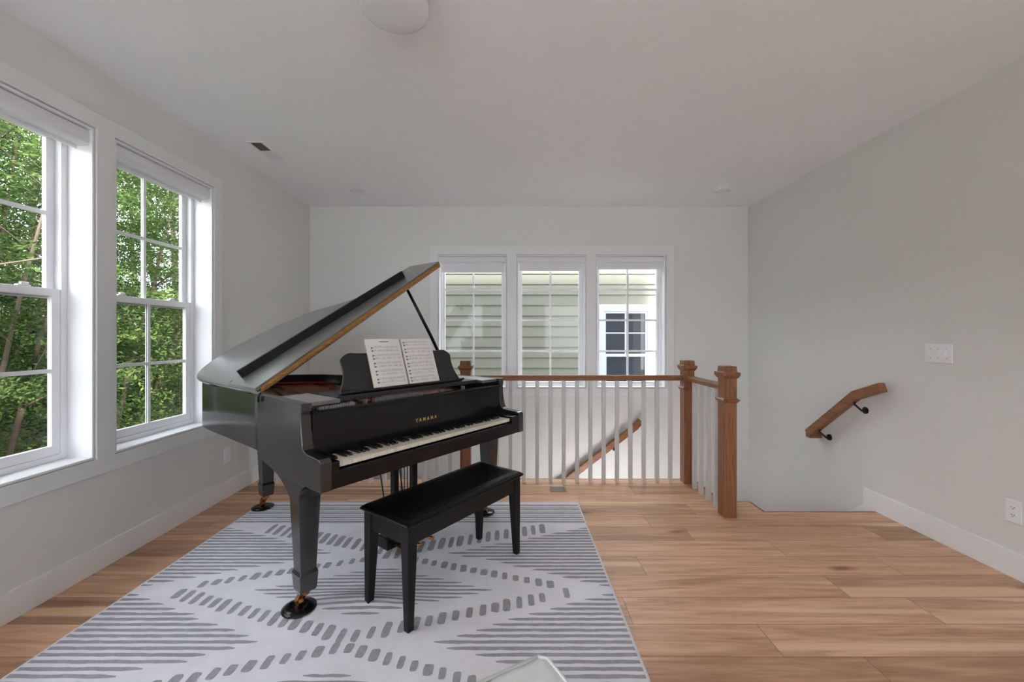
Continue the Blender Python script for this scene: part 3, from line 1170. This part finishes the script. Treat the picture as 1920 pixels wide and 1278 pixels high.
# keybed, key slip, blocks
bm = NB()
box(bm, 0.05, W - 0.05, 0.022, 0.64, 0.632, 0.682)
make('keybed', bm, M['matte_black'], piano, bevel=0.002)
bm = NB()
prism(bm, [(0.002, 0.632), (0.022, 0.632), (0.022, 0.704), (0.014, 0.707), (0.006, 0.703), (0.002, 0.696)], 0.05, W - 0.05, lambda p, q, a: (a, p, q))
make('key_slip', bm, M['ebony'], piano, bevel=0.001)
for u0, u1 in ((0.0501, 0.088), (1.309, W - 0.0501)):
    bm = NB()
    box(bm, u0, u1, 0.004, 0.178, 0.70, 0.748)
    make('key_block', bm, M['ebony'], piano, bevel=0.004, seg=3)
bm = NB()
box(bm, 0.0505, W - 0.0505, 0.172, 0.192, 0.700, 0.930)
fallboard = make('fallboard', bm, M['ebony'], piano, bevel=0.002)
bm = NB()
prism(bm, [(0.160, 0.928), (0.205, 0.928), (0.205, 0.940), (0.195, 0.946), (0.170, 0.946), (0.161, 0.940)], 0.0505, W - 0.0505, lambda p, q, a: (a, p, q))
make('fallboard_rail', bm, M['ebony'], fallboard, bevel=0.001, smooth=False)
# inlaid lettering
cu = bpy.data.curves.new('lettering', 'FONT')
cu.body = 'YAMAHA'
cu.size = 0.0290
cu.extrude = 0.0006
cu.space_character = 1.75
cu.align_x = 'CENTER'
cu.offset = 0.0002
tmp = bpy.data.objects.new('lettering_tmp', cu)
COL.objects.link(tmp)
bpy.context.view_layer.update()
dg = bpy.context.evaluated_depsgraph_get()
me = bpy.data.meshes.new_from_object(tmp.evaluated_get(dg))
bpy.data.objects.remove(tmp)
xs_ = [v.co.x for v in me.vertices]
sx = 0.157 / (max(xs_) - min(xs_))
for v in me.vertices:
    x, y, z = v.co
    v.co = (0.7135 + x * sx, 0.1716 - z, 0.800 + y)
me.materials.clear()
me.materials.append(M['gold'])
lt = bpy.data.objects.new('lettering', me)
COL.objects.link(lt)
lt.parent = fallboard
lt['label'] = 'gold inlaid lettering'

# keys
kw = 1.217 / 52
bm = NB()
box(bm, 0.0006, kw - 0.0006, 0.024, 0.170, 0.714, 0.734)
wk = make('white_key', bm, M['ivory'], piano, bevel=0.001, seg=1)
bm = NB()
prism(bm, [(0.076, 0.735), (0.171, 0.735), (0.171, 0.7475), (0.084, 0.7475), (0.078, 0.743)], -0.0052, 0.0052, lambda p, q, a: (a, p, q))
bk = make('black_key', bm, M['black_key'], piano, bevel=0.001, seg=1)
first_b = True
for i in range(52):
    o = wk if i == 0 else wk.copy()
    if i:
        COL.objects.link(o)
        o.parent = piano
    o.location.x = 0.090 + i * kw
    if i < 51 and i % 7 in (0, 2, 3, 5, 6):
        o = bk if first_b else bk.copy()
        if not first_b:
            COL.objects.link(o)
            o.parent = piano
        first_b = False
        o.location.x = 0.090 + (i + 1) * kw + {0: 0, 2: -0.002, 3: 0.002, 5: -0.002, 6: 0}[i % 7]

# front deck pieces and the action recess
bm = NB()
box(bm, 0.0502, 0.20, 0.20, 0.52, 0.965, 0.984)
make('deck_board', bm, M['ebony_lid'], piano, bevel=0.002)
bm = NB()
box(bm, 1.23, W - 0.0502, 0.20, 0.62, 0.965, 0.984)
make('deck_board', bm, M['ebony_lid'], piano, bevel=0.002)
bm = NB()
box(bm, 0.0502, W - 0.0502, 0.1925, 0.42, 0.70, 0.905)
make('action_cover', bm, M['matte_black'], piano)
bm = NB()
box(bm, 0.205, 1.225, 0.252, 0.50, 0.968, 0.986)
box(bm, 0.201, 1.225, 0.238, 0.2515, 0.966, 0.988)
shelf = make('desk_shelf', bm, M['desk_black'], piano, bevel=0.002)
bm = NB()
for i in range(22):
    box(bm, 0.10 + i * 0.0085, 0.104 + i * 0.0085, 0.206, 0.236, 0.905, 0.956)
make('damper_comb', bm, M['vent_dark'], piano, label='grey comb of dampers')
bm = NB()
for i in range(34):
    box(bm, 0.40 + i * 0.0095, 0.4045 + i * 0.0095, 0.206, 0.236, 0.905, 0.960)
make('hammer_comb', bm, M['steel'], piano, label='pale comb of action parts')
for uu in (0.345, 0.86, 1.06):
    bm = NB()
    box(bm, uu, uu + 0.006, 0.206, 0.238, 0.905, 0.962)
    make('action_bracket', bm, M['steel'], piano)

# music desk, leaning back
LEAN = math.radians(19.5)


def desk(u, t, n=0.0):
    return (u, 0.290 + t * math.sin(LEAN) - n * math.cos(LEAN), 0.987 + t * math.cos(LEAN) + n * math.sin(LEAN))


half = [(0.437, 0.0), (0.425, 0.02), (0.408, 0.05), (0.394, 0.09), (0.389, 0.12), (0.388, 0.15), (0.393, 0.184), (0.391, 0.189), (0.378, 0.202), (0.362, 0.214), (0.343, 0.2215), (0.325, 0.2235), (0.30, 0.221), (0.27, 0.2195), (0.0, 0.2195)]
dc = 0.680
poly = [(dc + a, b) for a, b in half] + [(dc - a, b) for a, b in reversed(half[:-1])]
bm = NB()
prism(bm, poly, -0.014, 0.0, lambda p, q, a: desk(p, q, a))
md = make('music_desk', bm, M['desk_black'], piano, bevel=0.002)
bm = NB()
prism(bm, [(0.24, 0.0), (1.12, 0.0), (1.12, 0.012), (0.24, 0.012)], 0.0, 0.03, lambda p, q, a: desk(p, q, a))
make('desk_ledge', bm, M['desk_black'], md, bevel=0.002)

# lid, hinged along the straight bass side
AL = math.radians(33.6)
ZH = 0.988


def LP(s, v, n):
    return (-0.006 + s * math.cos(AL) - n * math.sin(AL), v, ZH + s * math.sin(AL) + n * math.cos(AL))


LO = [(0.0, 0.60), (0.0, 1.0)] + [tuple(p) for p in catmull([(0, 1.40), (.012, 1.60), (.075, 1.75), (.19, 1.83), (.34, 1.843), (.49, 1.80), (.61, 1.725), (.74, 1.63),
                                                            (.855, 1.49), (.92, 1.31), (1.0, 1.13), (1.12, .985), (1.27, .90), (1.39, .835), (1.45, .755), (1.466, .67)], 6)] + [(1.466, 0.60)]
bm = NB()
prism(bm, LO, 0.0, 0.021, lambda p, q, a: LP(p, q, a))
lid = make('lid', bm, M['ebony_lid'], piano, bevel=0.006, seg=3)
bm = NB()
v_edge = 0.585
prism(bm, [(0.0, v_edge + 0.012), (1.466, v_edge + 0.012), (1.466, 0.93), (0.0, 0.96)], 0.0235, 0.0445, lambda p, q, a: LP(p, q, a))
flap = make('front_flap', bm, M['ebony_lid'], lid, bevel=0.003)
bm = NB()
prism(bm, [(0.055, 0.885), (1.245, 0.746), (1.245, 0.766), (0.055, 0.905)], 0.0446, 0.093, lambda p, q, a: LP(p, q, a))
make('flap_batten', bm, M['matte_black'], flap, bevel=0.003)
bm = NB()
prism(bm, [(0.02, v_edge + 0.003), (1.455, v_edge + 0.003), (1.455, 0.5995), (0.02, 0.5995)], 0.011, 0.034, lambda p, q, a: LP(p, q, a))
# knuckles of the piano hinge
for i in range(58):
    s0 = 0.024 + i * 0.0247
    p0, p1 = Vector(LP(s0, v_edge + 0.002, 0.0225)), Vector(LP(s0 + 0.0235, v_edge + 0.002, 0.0225))
    tube(bm, [p0, p1], 0.0034, 8)
make('piano_hinge', bm, M['hinge'], lid, label='long brass hinge strip')
bm = NB()
for s, v in ((0.03, 1.02), (0.62, 1.05)):
    p0, p1 = Vector(LP(s, v, 0.021)), Vector(LP(s, v, 0.030))
    tube(bm, [p0, p1], 0.009, 12)
make('rubber_button', bm, M['matte_black'], lid)
bm = NB()
for v in (0.72, 1.25):
    tube(bm, [(-0.006, v, 0.990), (-0.006, v + 0.09, 0.990)], 0.006, 8)
make('side_hinge', bm, M['black_metal'], lid)
bm = NB()
tube(bm, [(-0.010, 0.605, 0.955), (-0.012, 0.605, 0.985), (0.0, 0.605, 1.0)], 0.007, 8)
make('hinge_pin', bm, M['black_metal'], lid)
# prop stick
bm = NB()
tube(bm, [(1.395, 0.70, 0.975), (1.20, 0.69, 1.285), (0.962, 0.678, 1.628)], [0.0115, 0.0125, 0.0095], 10)
make('prop_stick', bm, M['ebony'], piano)

# legs
def piano_leg(u, v, corbel):
    bm = NB()
    loft_sq(bm, [(0.632 if corbel else 0.70, 0.052, 0.050), (0.60, 0.052, 0.050), (0.22, 0.0365, 0.0365), (0.212, 0.0365, 0.0365), (0.197, 0.0425, 0.0425), (0.125, 0.038, 0.038), (0.112, 0.034, 0.034)], u, v)
    if corbel:
        pr = [(v - 0.115, 0.6315), (v + 0.205, 0.6315), (v + 0.17, 0.624), (v + 0.13, 0.608), (v + 0.09, 0.583), (v + 0.06, 0.560), (v + 0.050, 0.548), (v - 0.050, 0.548),
              (v - 0.054, 0.575), (v - 0.066, 0.598), (v - 0.085, 0.613)]
        prism(bm, pr, u - 0.0535, u + 0.0535, lambda p, q, a: (a, p, q))
    leg = make('leg', bm, M['ebony_side'], piano, bevel=0.003)
    bm = NB()
    tube(bm, [(u, v, 0.112), (u, v, 0.092)], 0.020, 14)
    cu_, cv_ = u - 0.012, v + 0.030
    for s in (-1, 1):
        prism(bm, [(-0.012, 0.100), (0.012, 0.100), (0.045, 0.055), (0.038, 0.045), (0.022, 0.05)], -0.002, 0.002,
              lambda p, q, a, s=s: (cu_ + s * 0.016 + a, v + p, q))
    wc = Vector((cu_, v + 0.034, 0.052))
    tube(bm, [wc + Vector((-0.011, 0, 0)), wc + Vector((0.011, 0, 0))], 0.022, 20)
    make('caster', bm, M['brass'], leg, bevel=0.001, label='brass caster')


legs = [(0.055, 0.250), (W - 0.062, 0.262), (0.42, 1.62)]
piano_leg(*legs[0], True)
piano_leg(*legs[1], True)
piano_leg(*legs[2], False)

# pedal lyre
bm = NB()
for u in (0.64, 0.78):
    box(bm, u - 0.017, u + 0.017, 0.352, 0.390, 0.118, 0.634)
lyre = make('pedal_lyre', bm, M['ebony'], piano, bevel=0.003)
bm = NB()
box(bm, 0.560, 0.870, 0.330, 0.425, 0.052, 0.120)
make('pedal_box', bm, M['ebony'], lyre, bevel=0.004)
for u in (0.615, 0.713, 0.811):
    bm = NB()
    tube(bm, [(u, 0.34, 0.074), (u, 0.30, 0.072), (u, 0.265, 0.066), (u, 0.235, 0.060), (u, 0.222, 0.058)], [0.009, 0.010, 0.015, 0.019, 0.010], 12)
    for vv in bm.verts:
        vv.co.z = 0.066 + (vv.co.z - 0.066) * 0.55
    make('pedal', bm, M['brass'], lyre, smooth=True, label='brass pedal')
for u in (0.63, 0.77):
    bm = NB()
    tube(bm, [(u, 0.415, 0.110), (u, 0.565, 0.706)], 0.0045, 8)
    make('lyre_brace', bm, M['black_metal'], lyre)
for u in (0.69, 0.713, 0.736):
    bm = NB()
    tube(bm, [(u, 0.375, 0.118), (u, 0.375, 0.634)], 0.003, 6)
    make('pedal_rod', bm, M['black_metal'], lyre)

# caster cups on the rug
R = Matrix.Rotation(TH, 4, 'Z')
cl = ['glossy black caster cup under the near front leg of the piano', 'black caster cup under the right front leg, seen behind the bench',
      'black caster cup under the back leg of the piano near the rug corner']
cup0 = None
for i, (u, v) in enumerate(legs):
    p = R @ Vector((u - 0.012, v + 0.034, 0)) + Vector((PX, PY, 0))
    if cup0 is None:
        bm = NB()
        lathe(bm, [(0.070, 0.0), (0.075, 0.004), (0.075, 0.008), (0.060, 0.014), (0.044, 0.019), (0.038, 0.019), (0.034, 0.016), (0.030, 0.017)], n=40)
        o = cup0 = make('caster_cup', bm, M['ebony'])
    else:
        o = cup0.copy()
        COL.objects.link(o)
    o.location = (p.x, p.y, rug_z(p.x, p.y) + 0.0012)
    tag(o, cl[i], 'caster cup', 'caster cups under the piano legs')

# ------------------------------------------------------------------ music book on the desk
book = empty('music_book', (PX, PY, 0), TH, label='open spiral bound music book leaning on the piano desk', cat='book')


def page_sheet(sgn):
    """one half of the open book; u0 at the spine"""
    ob = NB()
    wd, ht = 0.232, 0.281
    th = 0.008

    def P(a, t, n):
        # soft curl of the paper near the outer edge
        bulge = 0.006 * math.sin(min(1, a / wd) * math.pi) + 0.003 * (a / wd)
        return desk(0.680 + sgn * (0.004 + a), 0.014 + t, 0.002 + n + bulge)
    nA = 12
    # block
    top = [[ob.verts.new(P(wd * i / nA, ht * j, th)) for j in (0, 1)] for i in range(nA + 1)]
    bot = [[ob.verts.new(P(wd * i / nA, ht * j, 0)) for j in (0, 1)] for i in range(nA + 1)]
    for i in range(nA):
        ob.faces.new([top[i][0], top[i + 1][0], top[i + 1][1], top[i][1]])
        ob.faces.new([bot[i][0], bot[i + 1][0], bot[i + 1][1], bot[i][1]])
        for j in (0, 1):
            f_ = ob.faces.new([top[i][j], top[i + 1][j], bot[i + 1][j], bot[i][j]])
            f_.material_index = 3
    for i in (0, nA):
        f_ = ob.faces.new([top[i][0], top[i][1], bot[i][1], bot[i][0]])
        f_.material_index = 3

    def mark(a0, a1, t0, t1, mi, slope=0.0):
        if sgn < 0:
            a0, a1 = wd - a1, wd - a0
        m_ = max(1, int((a1 - a0) / 0.02))
        for i in range(m_):
            b0 = a0 + (a1 - a0) * i / m_
            b1 = a0 + (a1 - a0) * (i + 1) / m_
            f_ = ob.faces.new([ob.verts.new(P(b0, t0, th + 0.0003)), ob.verts.new(P(b1, t0 + slope, th + 0.0003)), ob.verts.new(P(b1, t1 + slope, th + 0.0003)), ob.verts.new(P(b0, t1, th + 0.0003))])
            f_.material_index = mi
    rn = random.Random(5 + sgn)
    first = 0.232 if sgn < 0 else 0.262
    if sgn < 0:
        mark(0.085, 0.150, 0.262, 0.2665, 1)
        mark(0.045, 0.095, 0.238, 0.2395, 2)
        mark(0.195, 0.225, 0.246, 0.247, 2)
    nsys = 5 if sgn < 0 else 6
    step = 0.046 if sgn < 0 else 0.0445
    for s in range(nsys):
        tt = first - s * step
        for half_ in range(2):
            base = tt - half_ * 0.0185
            x0 = 0.026 if sgn < 0 else 0.014
            x1 = 0.214 if sgn < 0 else 0.208
            for ln in range(5):
                mark(x0, x1, base - ln * 0.0019, base - ln * 0.0019 + 0.0003, 2)
            mark(x0 + 0.002, x0 + 0.007, base - 0.009, base + 0.002, 1)
            mark(x0 + 0.008, x0 + 0.013, base - 0.006, base + 0.000, 1)
            for br in range(1, 5):
                xb = x0 + (x1 - x0) * br / 4
                mark(xb - 0.0003, xb + 0.0003, base - 0.0078, base, 1)
            x = x0 + 0.018
            while x < x1 - 0.008:
                if half_ and rn.random() < 0.45:
                    x += 0.012
                    continue
                cnt = rn.choice([2, 3, 4])
                y = base - rn.uniform(0.0, 0.007)
                for c_ in range(cnt):
                    xx = x + c_ * 0.0042
                    if xx > x1 - 0.003:
                        break
                    yy = y + rn.uniform(-0.0015, 0.0015)
                    mark(xx, xx + 0.0020, yy - 0.0008, yy + 0.0008, 1)
                    mark(xx + 0.0016, xx + 0.0020, yy, base + 0.0035, 1)
                mark(x + 0.0016, min(x1, x + (cnt - 1) * 0.0042 + 0.0020), base + 0.0030, base + 0.0040, 1)
                x += cnt * 0.0042 + rn.uniform(0.002, 0.006)
        mark((0.026 if sgn < 0 else 0.014) - 0.001, (0.026 if sgn < 0 else 0.014), tt - 0.0265, tt + 0.0003, 1)
    make('page', ob, [M['paper'], M['ink'], M['ink_light'], M['page_edge']], book)


page_sheet(-1)
page_sheet(1)
bm = NB()
for i in range(42):
    t = 0.018 + i * 0.0066
    c = [Vector(desk(0.680 + 0.006 * math.cos(q), t, 0.009 + 0.006 * math.sin(q))) for q in [2 * math.pi * k / 10 for k in range(11)]]
    tube(bm, c, 0.0007, 4, caps=False)
make('spiral_binding', bm, M['copper'], book, label='thin coppery spiral binding')

# ------------------------------------------------------------------ bench
bench = empty('piano_bench', (-0.3185, 2.178, 0), math.radians(53), label='black wooden piano bench with four tapered legs in front of the keyboard', cat='bench')
bm = NB()
hx, hy = 0.428, 0.176
loft_sq(bm, [(0.462, hx - 0.012, hy - 0.012), (0.468, hx - 0.002, hy - 0.002), (0.474, hx, hy), (0.480, hx - 0.004, hy - 0.004), (0.492, hx - 0.020, hy - 0.020), (0.495, hx - 0.05, hy - 0.05), (0.496, hx - 0.1, hy - 0.1)], 0, 0)
make('seat', bm, M['bench_top'], bench, bevel=0.003, seg=3)
bm = NB()
frame_ring(bm, lambda s, d, z: (s, z, d), -hx + 0.022, hx - 0.022, -hy + 0.022, hy - 0.022, 0.018, 0.380, 0.4625)
make('apron', bm, M['bench'], bench, bevel=0.003)
for sx_ in (-1, 1):
    for sy_ in (-1, 1):
        bm = NB()
        loft_sq(bm, [(0.0125, 0.0155, 0.0155, 0, 0), (0.36, 0.025, 0.025, -sx_ * 0.008, -sy_ * 0.008), (0.462, 0.025, 0.025, -sx_ * 0.008, -sy_ * 0.008)], sx_ * 0.395, sy_ * 0.145)
        make('leg', bm, M['bench'], bench, bevel=0.003)

# ------------------------------------------------------------------ white leather ottoman at the bottom of the picture
ang = math.atan2(-0.484, -0.875)
ott = empty('leather_ottoman', (0.093 + (-0.875 + 0.484) * 0.31, 1.134 + (-0.484 - 0.875) * 0.31, 0), ang, label='corner of a white leather ottoman with piped seams on the rug', cat='ottoman')
bm = NB()
n_ = 24
hs = 0.31


def cush(i, j):
    x, y = -1 + 2 * i / n_, -1 + 2 * j / n_
    r = 0.0
    z = 0.410 + 0.018 * (1 - abs(x) ** 4) * (1 - abs(y) ** 4)
    # shallow channel at the seam
    z -= 0.010 * math.exp(-((x * hs - 0.12) / 0.012) ** 2) + 0.010 * math.exp(-((x * hs + 0.12) / 0.012) ** 2)
    ex = 0.985 if abs(y) > 0.99 and abs(x) > 0.95 else 1.0
    return (x * hs * ex, y * hs * ex, z)


gr = [[bm.verts.new(cush(i, j)) for i in range(n_ + 1)] for j in range(n_ + 1)]
for j in range(n_):
    for i in range(n_):
        bm.faces.new([gr[j][i], gr[j][i + 1], gr[j + 1][i + 1], gr[j + 1][i]]).smooth = True
ed = [gr[0][i] for i in range(n_ + 1)] + [gr[j][n_] for j in range(1, n_ + 1)] + [gr[n_][i] for i in range(n_ - 1, -1, -1)] + [gr[j][0] for j in range(n_ - 1, 0, -1)]
lo1 = [bm.verts.new((v.co.x * 1.01, v.co.y * 1.01, 0.36)) for v in ed]
lo2 = [bm.verts.new((v.co.x * 0.99, v.co.y * 0.99, 0.26)) for v in ed]
for a_, b_ in ((ed, lo1), (lo1, lo2)):
    for i in range(len(ed)):
        k = (i + 1) % len(ed)
        bm.faces.new([a_[i], a_[k], b_[k], b_[i]])
bm.faces.new(lo2)
make('cushion', bm, M['leather'], ott, smooth=True)
bm = NB()
q = hs - 0.002
tube(bm, [(-q + 0.02, -q, 0.412), (q - 0.02, -q, 0.412), (q, -q + 0.02, 0.412), (q, q - 0.02, 0.412), (q - 0.02, q, 0.412), (-q + 0.02, q, 0.412), (-q, q - 0.02, 0.412), (-q, -q + 0.02, 0.412), (-q + 0.02, -q, 0.412)], 0.0045, 8)
for sx_ in (-0.12, 0.12):
    tube(bm, [(sx_, -q, 0.411), (sx_, -q * 0.8, 0.4185), (sx_, 0, 0.4215), (sx_, q * 0.8, 0.4185), (sx_, q, 0.411)], 0.0035, 8)
make('piping', bm, M['leather'], ott)
bm = NB()
box(bm, -0.29, 0.29, -0.29, 0.29, 0.12, 0.262)
make('base', bm, M['leather'], ott, bevel=0.01)
for sx_ in (-1, 1):
    for sy_ in (-1, 1):
        bm = NB()
        tube(bm, [(sx_ * 0.25, sy_ * 0.25, 0.0135), (sx_ * 0.24, sy_ * 0.24, 0.122)], [0.012, 0.02], 12)
        make('leg', bm, M['steel'], ott)

# ------------------------------------------------------------------ outside: ground, neighbour, trees
bm = NB()
gx = [-40, -26, -16, -10, -5, -2.5, 14]
gz = [6.5, 3.0, -0.6, -2.0, -2.9, -3.0, -3.0]
prev = None
for x, z in zip(gx, gz):
    cur = [bm.verts.new((x, y, z)) for y in (-25, 0, 12, 26, 45)]
    if prev:
        for i in range(4):
            bm.faces.new([prev[i], cur[i], cur[i + 1], prev[i + 1]])
    prev = cur
make('ground', bm, M['ground'], kind='structure')

bm = NB()
box(bm, -7, 9, -16, YREAR - 0.2, -0.35, -0.12)  # pale slab added out of view to bounce sun onto the ceiling
make('ground_bounce_slab', bm, M['bounce_slab'], kind='structure')

NY = 6.93
nb = empty('neighbouring_house', (1.0, NY, -3.0), 0, label='green grey clapboard house wall seen through the far windows', cat='house')
bm = NB()
lap = 0.1765
z = -3.0 + 0.04
while z < 2.7:
    pts = [(0.0, z), (-0.018, z), (-0.004, z + lap), (0.0, z + lap)]
    prism(bm, pts, -2.6, 7.0, lambda p, q_, a: (a - 1.0, p, q_ + 3.0))
    z += lap
box(bm, -3.6, 6.0, 0.001, 5.2, 0.0, 5.75)
make('siding', bm, M['siding'], nb, label='green grey lap siding')
g = lambda x, y, z: (x - 1.0, y, z + 3.0)
bm = NB()
box(bm, -0.842, -0.838, -0.016, -0.010, 1.72, 1.888, 0, g)
box(bm, -0.80, -0.798, -0.016, -0.010, 1.72, 1.888, 0, g)
make('board_joint', bm, M['siding_gap'], nb)
f2 = lambda s, d, z_: (s - 1.0, -d, z_ + 3.0)
bm = NB()
plate_holes(bm, f2, 1.46, 2.425, 0.05, 1.815, [(1.57, 2.305, 0.16, 1.700)], 0.018, 0.050)
nwin = make('window', bm, M['outer_trim'], nb, bevel=0.003, label='white framed neighbouring window')
bm = NB()
frame_ring(bm, f2, 1.57, 2.305, 0.935, 1.700, 0.035, 0.019, 0.040)
frame_ring(bm, f2, 1.57, 2.305, 0.16, 0.985, 0.045, 0.022, 0.046)
make('window_sash', bm, M['outer_trim'], nwin)
bm = NB()
box(bm, 1.60, 2.28, 0.019, 0.024, 0.20, 1.68, 0, f2)
make('pane', bm, M['dark_glass'], nwin)
bm = NB()
box(bm, 1.927, 1.947, 0.025, 0.030, 0.98, 1.67, 0, f2)
box(bm, 1.60, 2.28, 0.0252, 0.0302, 1.325, 1.345, 0, f2)
make('muntin_grid', bm, M['outer_trim'], nwin)

# own outer siding (mirrored in the neighbouring glass)
bm = NB()
z = -3.0
while z < 2.85:
    z1 = min(z + lap, 2.87)
    segs = [(XL, XR)]
    if z1 > BZ0 - 0.09 and z < BZ1 + 0.09:
        segs = [(XL, BW[0][0] - 0.09), (BW[-1][1] + 0.09, XR)]
    for a, b in segs:
        prism(bm, [(0.0, z), (0.016, z), (0.003, z1), (0.0, z1)], a, b, lambda p, q_, s: (s, YB + 0.172 + p, q_))
    z += lap
make('wall_outer', bm, M['outer_siding'], kind='structure')


# trees ------------------------------------------------------------
def leaf_mesh(name, n_cluster, per, size, seed, R_, zlo, zhi, material, flat=0.35):
    g_ = np.random.default_rng(seed)
    # cluster centres filling a tall crown
    zc_ = g_.uniform(zlo, zhi, n_cluster)
    tz = (zc_ - zlo) / (zhi - zlo)
    rad = R_ * (0.75 + 0.35 * np.sin(np.pi * tz)) * np.sqrt(g_.uniform(0.10, 1.0, n_cluster))
    an = g_.uniform(0, 2 * np.pi, n_cluster)
    cen = np.stack([rad * np.cos(an), rad * np.sin(an), zc_], 1)
    cr = g_.uniform(0.28, 0.62, n_cluster) * (R_ / 2.0)
    tone_c = g_.uniform(0, 1, n_cluster)
    N = n_cluster * per
    idx = np.repeat(np.arange(n_cluster), per)
    dirs = g_.normal(size=(N, 3))
    dirs /= np.linalg.norm(dirs, axis=1, keepdims=True)
    off = dirs * (g_.uniform(0, 1, (N, 1)) ** 0.5) * cr[idx][:, None]
    off[:, 2] *= flat
    off[:, 2] -= 0.25 * (off[:, 0] ** 2 + off[:, 1] ** 2) / np.maximum(cr[idx], 0.1)
    pos = cen[idx] + off
    # leaf frames, mostly horizontal
    nrm = g_.normal(size=(N, 3)) * 0.55 + np.array([0, 0, 1.0])
    nrm /= np.linalg.norm(nrm, axis=1, keepdims=True)
    t = g_.normal(size=(N, 3))
    t -= nrm * np.sum(t * nrm, axis=1, keepdims=True)
    t /= np.linalg.norm(t, axis=1, keepdims=True)
    b_ = np.cross(nrm, t)
    s_ = size * g_.uniform(0.6, 1.25, (N, 1))
    V_ = np.empty((N, 4, 3))
    V_[:, 0] = pos - t * s_
    V_[:, 1] = pos + b_ * s_ * 0.42 - t * s_ * 0.1
    V_[:, 2] = pos + t * s_
    V_[:, 3] = pos - b_ * s_ * 0.42 - t * s_ * 0.1
    me_ = bpy.data.meshes.new(name)
    me_.vertices.add(N * 4)
    me_.vertices.foreach_set('co', V_.reshape(-1))
    me_.loops.add(N * 4)
    me_.loops.foreach_set('vertex_index', np.arange(N * 4, dtype=np.int32))
    me_.polygons.add(N)
    me_.polygons.foreach_set('loop_start', np.arange(0, N * 4, 4, dtype=np.int32))
    me_.polygons.foreach_set('loop_total', np.full(N, 4, dtype=np.int32))
    me_.update(calc_edges=True)
    at_ = me_.attributes.new('tone', 'FLOAT', 'FACE')
    at_.data.foreach_set('value', np.clip(0.65 * tone_c[idx] + 0.35 * g_.uniform(0, 1, N), 0, 1).astype(np.float32))
    me_.materials.append(material)
    return me_


def trunk_bm(seed, h, lean, r0, stems=2):
    r_ = random.Random(seed)
    bm_ = NB()
    for s in range(stems):
        a = r_.uniform(0, 6.28)
        pts, rd = [], []
        x, y = 0.15 * s * math.cos(a), 0.15 * s * math.sin(a)
        dx, dy = lean[0] + r_.uniform(-.14, .14), lean[1] + r_.uniform(-.14, .14)
        m_ = 9
        for i in range(m_ + 1):
            pts.append((x, y, h * i / m_))
            rd.append(r0 * (1 - 0.8 * i / m_) * (1 if s == 0 else 0.75))
            x += dx * h / m_ + r_.uniform(-.06, .06)
            y += dy * h / m_ + r_.uniform(-.06, .06)
        tube(bm_, pts, rd, 7)
        for b in range(7):
            i = r_.randint(2, m_ - 1)
            p = Vector(pts[i])
            a = r_.uniform(0, 6.28)
            d = Vector((math.cos(a), math.sin(a), r_.uniform(0.4, 1.1)))
            L_ = r_.uniform(1.0, 2.2)
            tube(bm_, [p, p + d * L_ * 0.5 + Vector((0, 0, 0.05)), p + d * L_ + Vector((0, 0, -0.1))], [rd[i] * 0.5, rd[i] * 0.3, 0.008], 5)
    return bm_


near_leaves = [leaf_mesh('foliage', 260, 165, 0.036, 21 + i, 2.1, 0.3, 9.0, M['leaf_near']) for i in range(3)]
far_leaves = [leaf_mesh('foliage', 200, 140, 0.062, 51 + i, 2.7, 0.0, 12.0, M['leaf_far'], 0.5) for i in range(2)]
near_spots = [(-6.9, 5.0), (-7.9, 7.6), (-7.0, 9.7), (-9.4, 10.4), (-9.8, 7.0), (-9.2, 13.2), (-6.6, 2.2), (-8.6, 4.4)]
far_spots = [(-12.6, 8.6), (-12.4, 12.0), (-12.6, 15.6), (-16.0, 10.5), (-16.2, 14.6), (-16.0, 19.0), (-20.0, 17.0), (-12.0, 4.6), (-20.5, 22.5), (-15.0, 6.0)]
places = ['the nearest, filling the lower left of the cut off window', 'seen through the upper panes of the cut off window', 'closest to the house, in the whole side window',
          'behind others in the middle of the whole side window', 'in the left edge of the whole side window', 'farthest right in the side window',
          'outside beyond the left frame edge', 'just behind the nearest one at the left frame edge']


far_places = ['behind the pale trunks of the cut off window', 'at the left edge of the whole side window', 'behind the middle of the whole side window',
              'showing between gaps of the cut off window', 'showing between gaps in the whole side window', 'at the right edge of the side window',
              'deepest in the woods of the whole side window', 'outside beyond the left frame edge', 'on the slope behind the right side window panes', 'deepest in the woods beyond the left frame edge']


def ground_z(x):
    return float(np.interp(x, gx, gz))


for i, (x, y) in enumerate(near_spots):
    root = empty('leafy_tree', (x, y, ground_z(x)), random.uniform(0, 0.5), label='light green leafy tree outside, ' + places[i], cat='tree', group='trees outside the left wall windows')
    make('trunk', trunk_bm(100 + i, 8.5, (0.12, 0.16), 0.055, 2), M['bark'], root, label='pale brown slanting trunk')
    f_ = bpy.data.objects.new('foliage', near_leaves[i % 3])
    COL.objects.link(f_)
    f_.parent = root
    f_.rotation_euler = (0, 0, i * 1.3)
for i, (x, y) in enumerate(far_spots):
    root = empty('forest_tree', (x, y, ground_z(x)), random.uniform(0, 6), label='dark green woodland tree farther back, ' + far_places[i], cat='tree', group='woodland trees farther back')
    make('trunk', trunk_bm(200 + i, 11.5, (0.03, 0.03), 0.16, 1), M['bark'], root)
    f_ = bpy.data.objects.new('foliage', far_leaves[i % 2])
    COL.objects.link(f_)
    f_.parent = root
    f_.rotation_euler = (0, 0, i * 0.9)
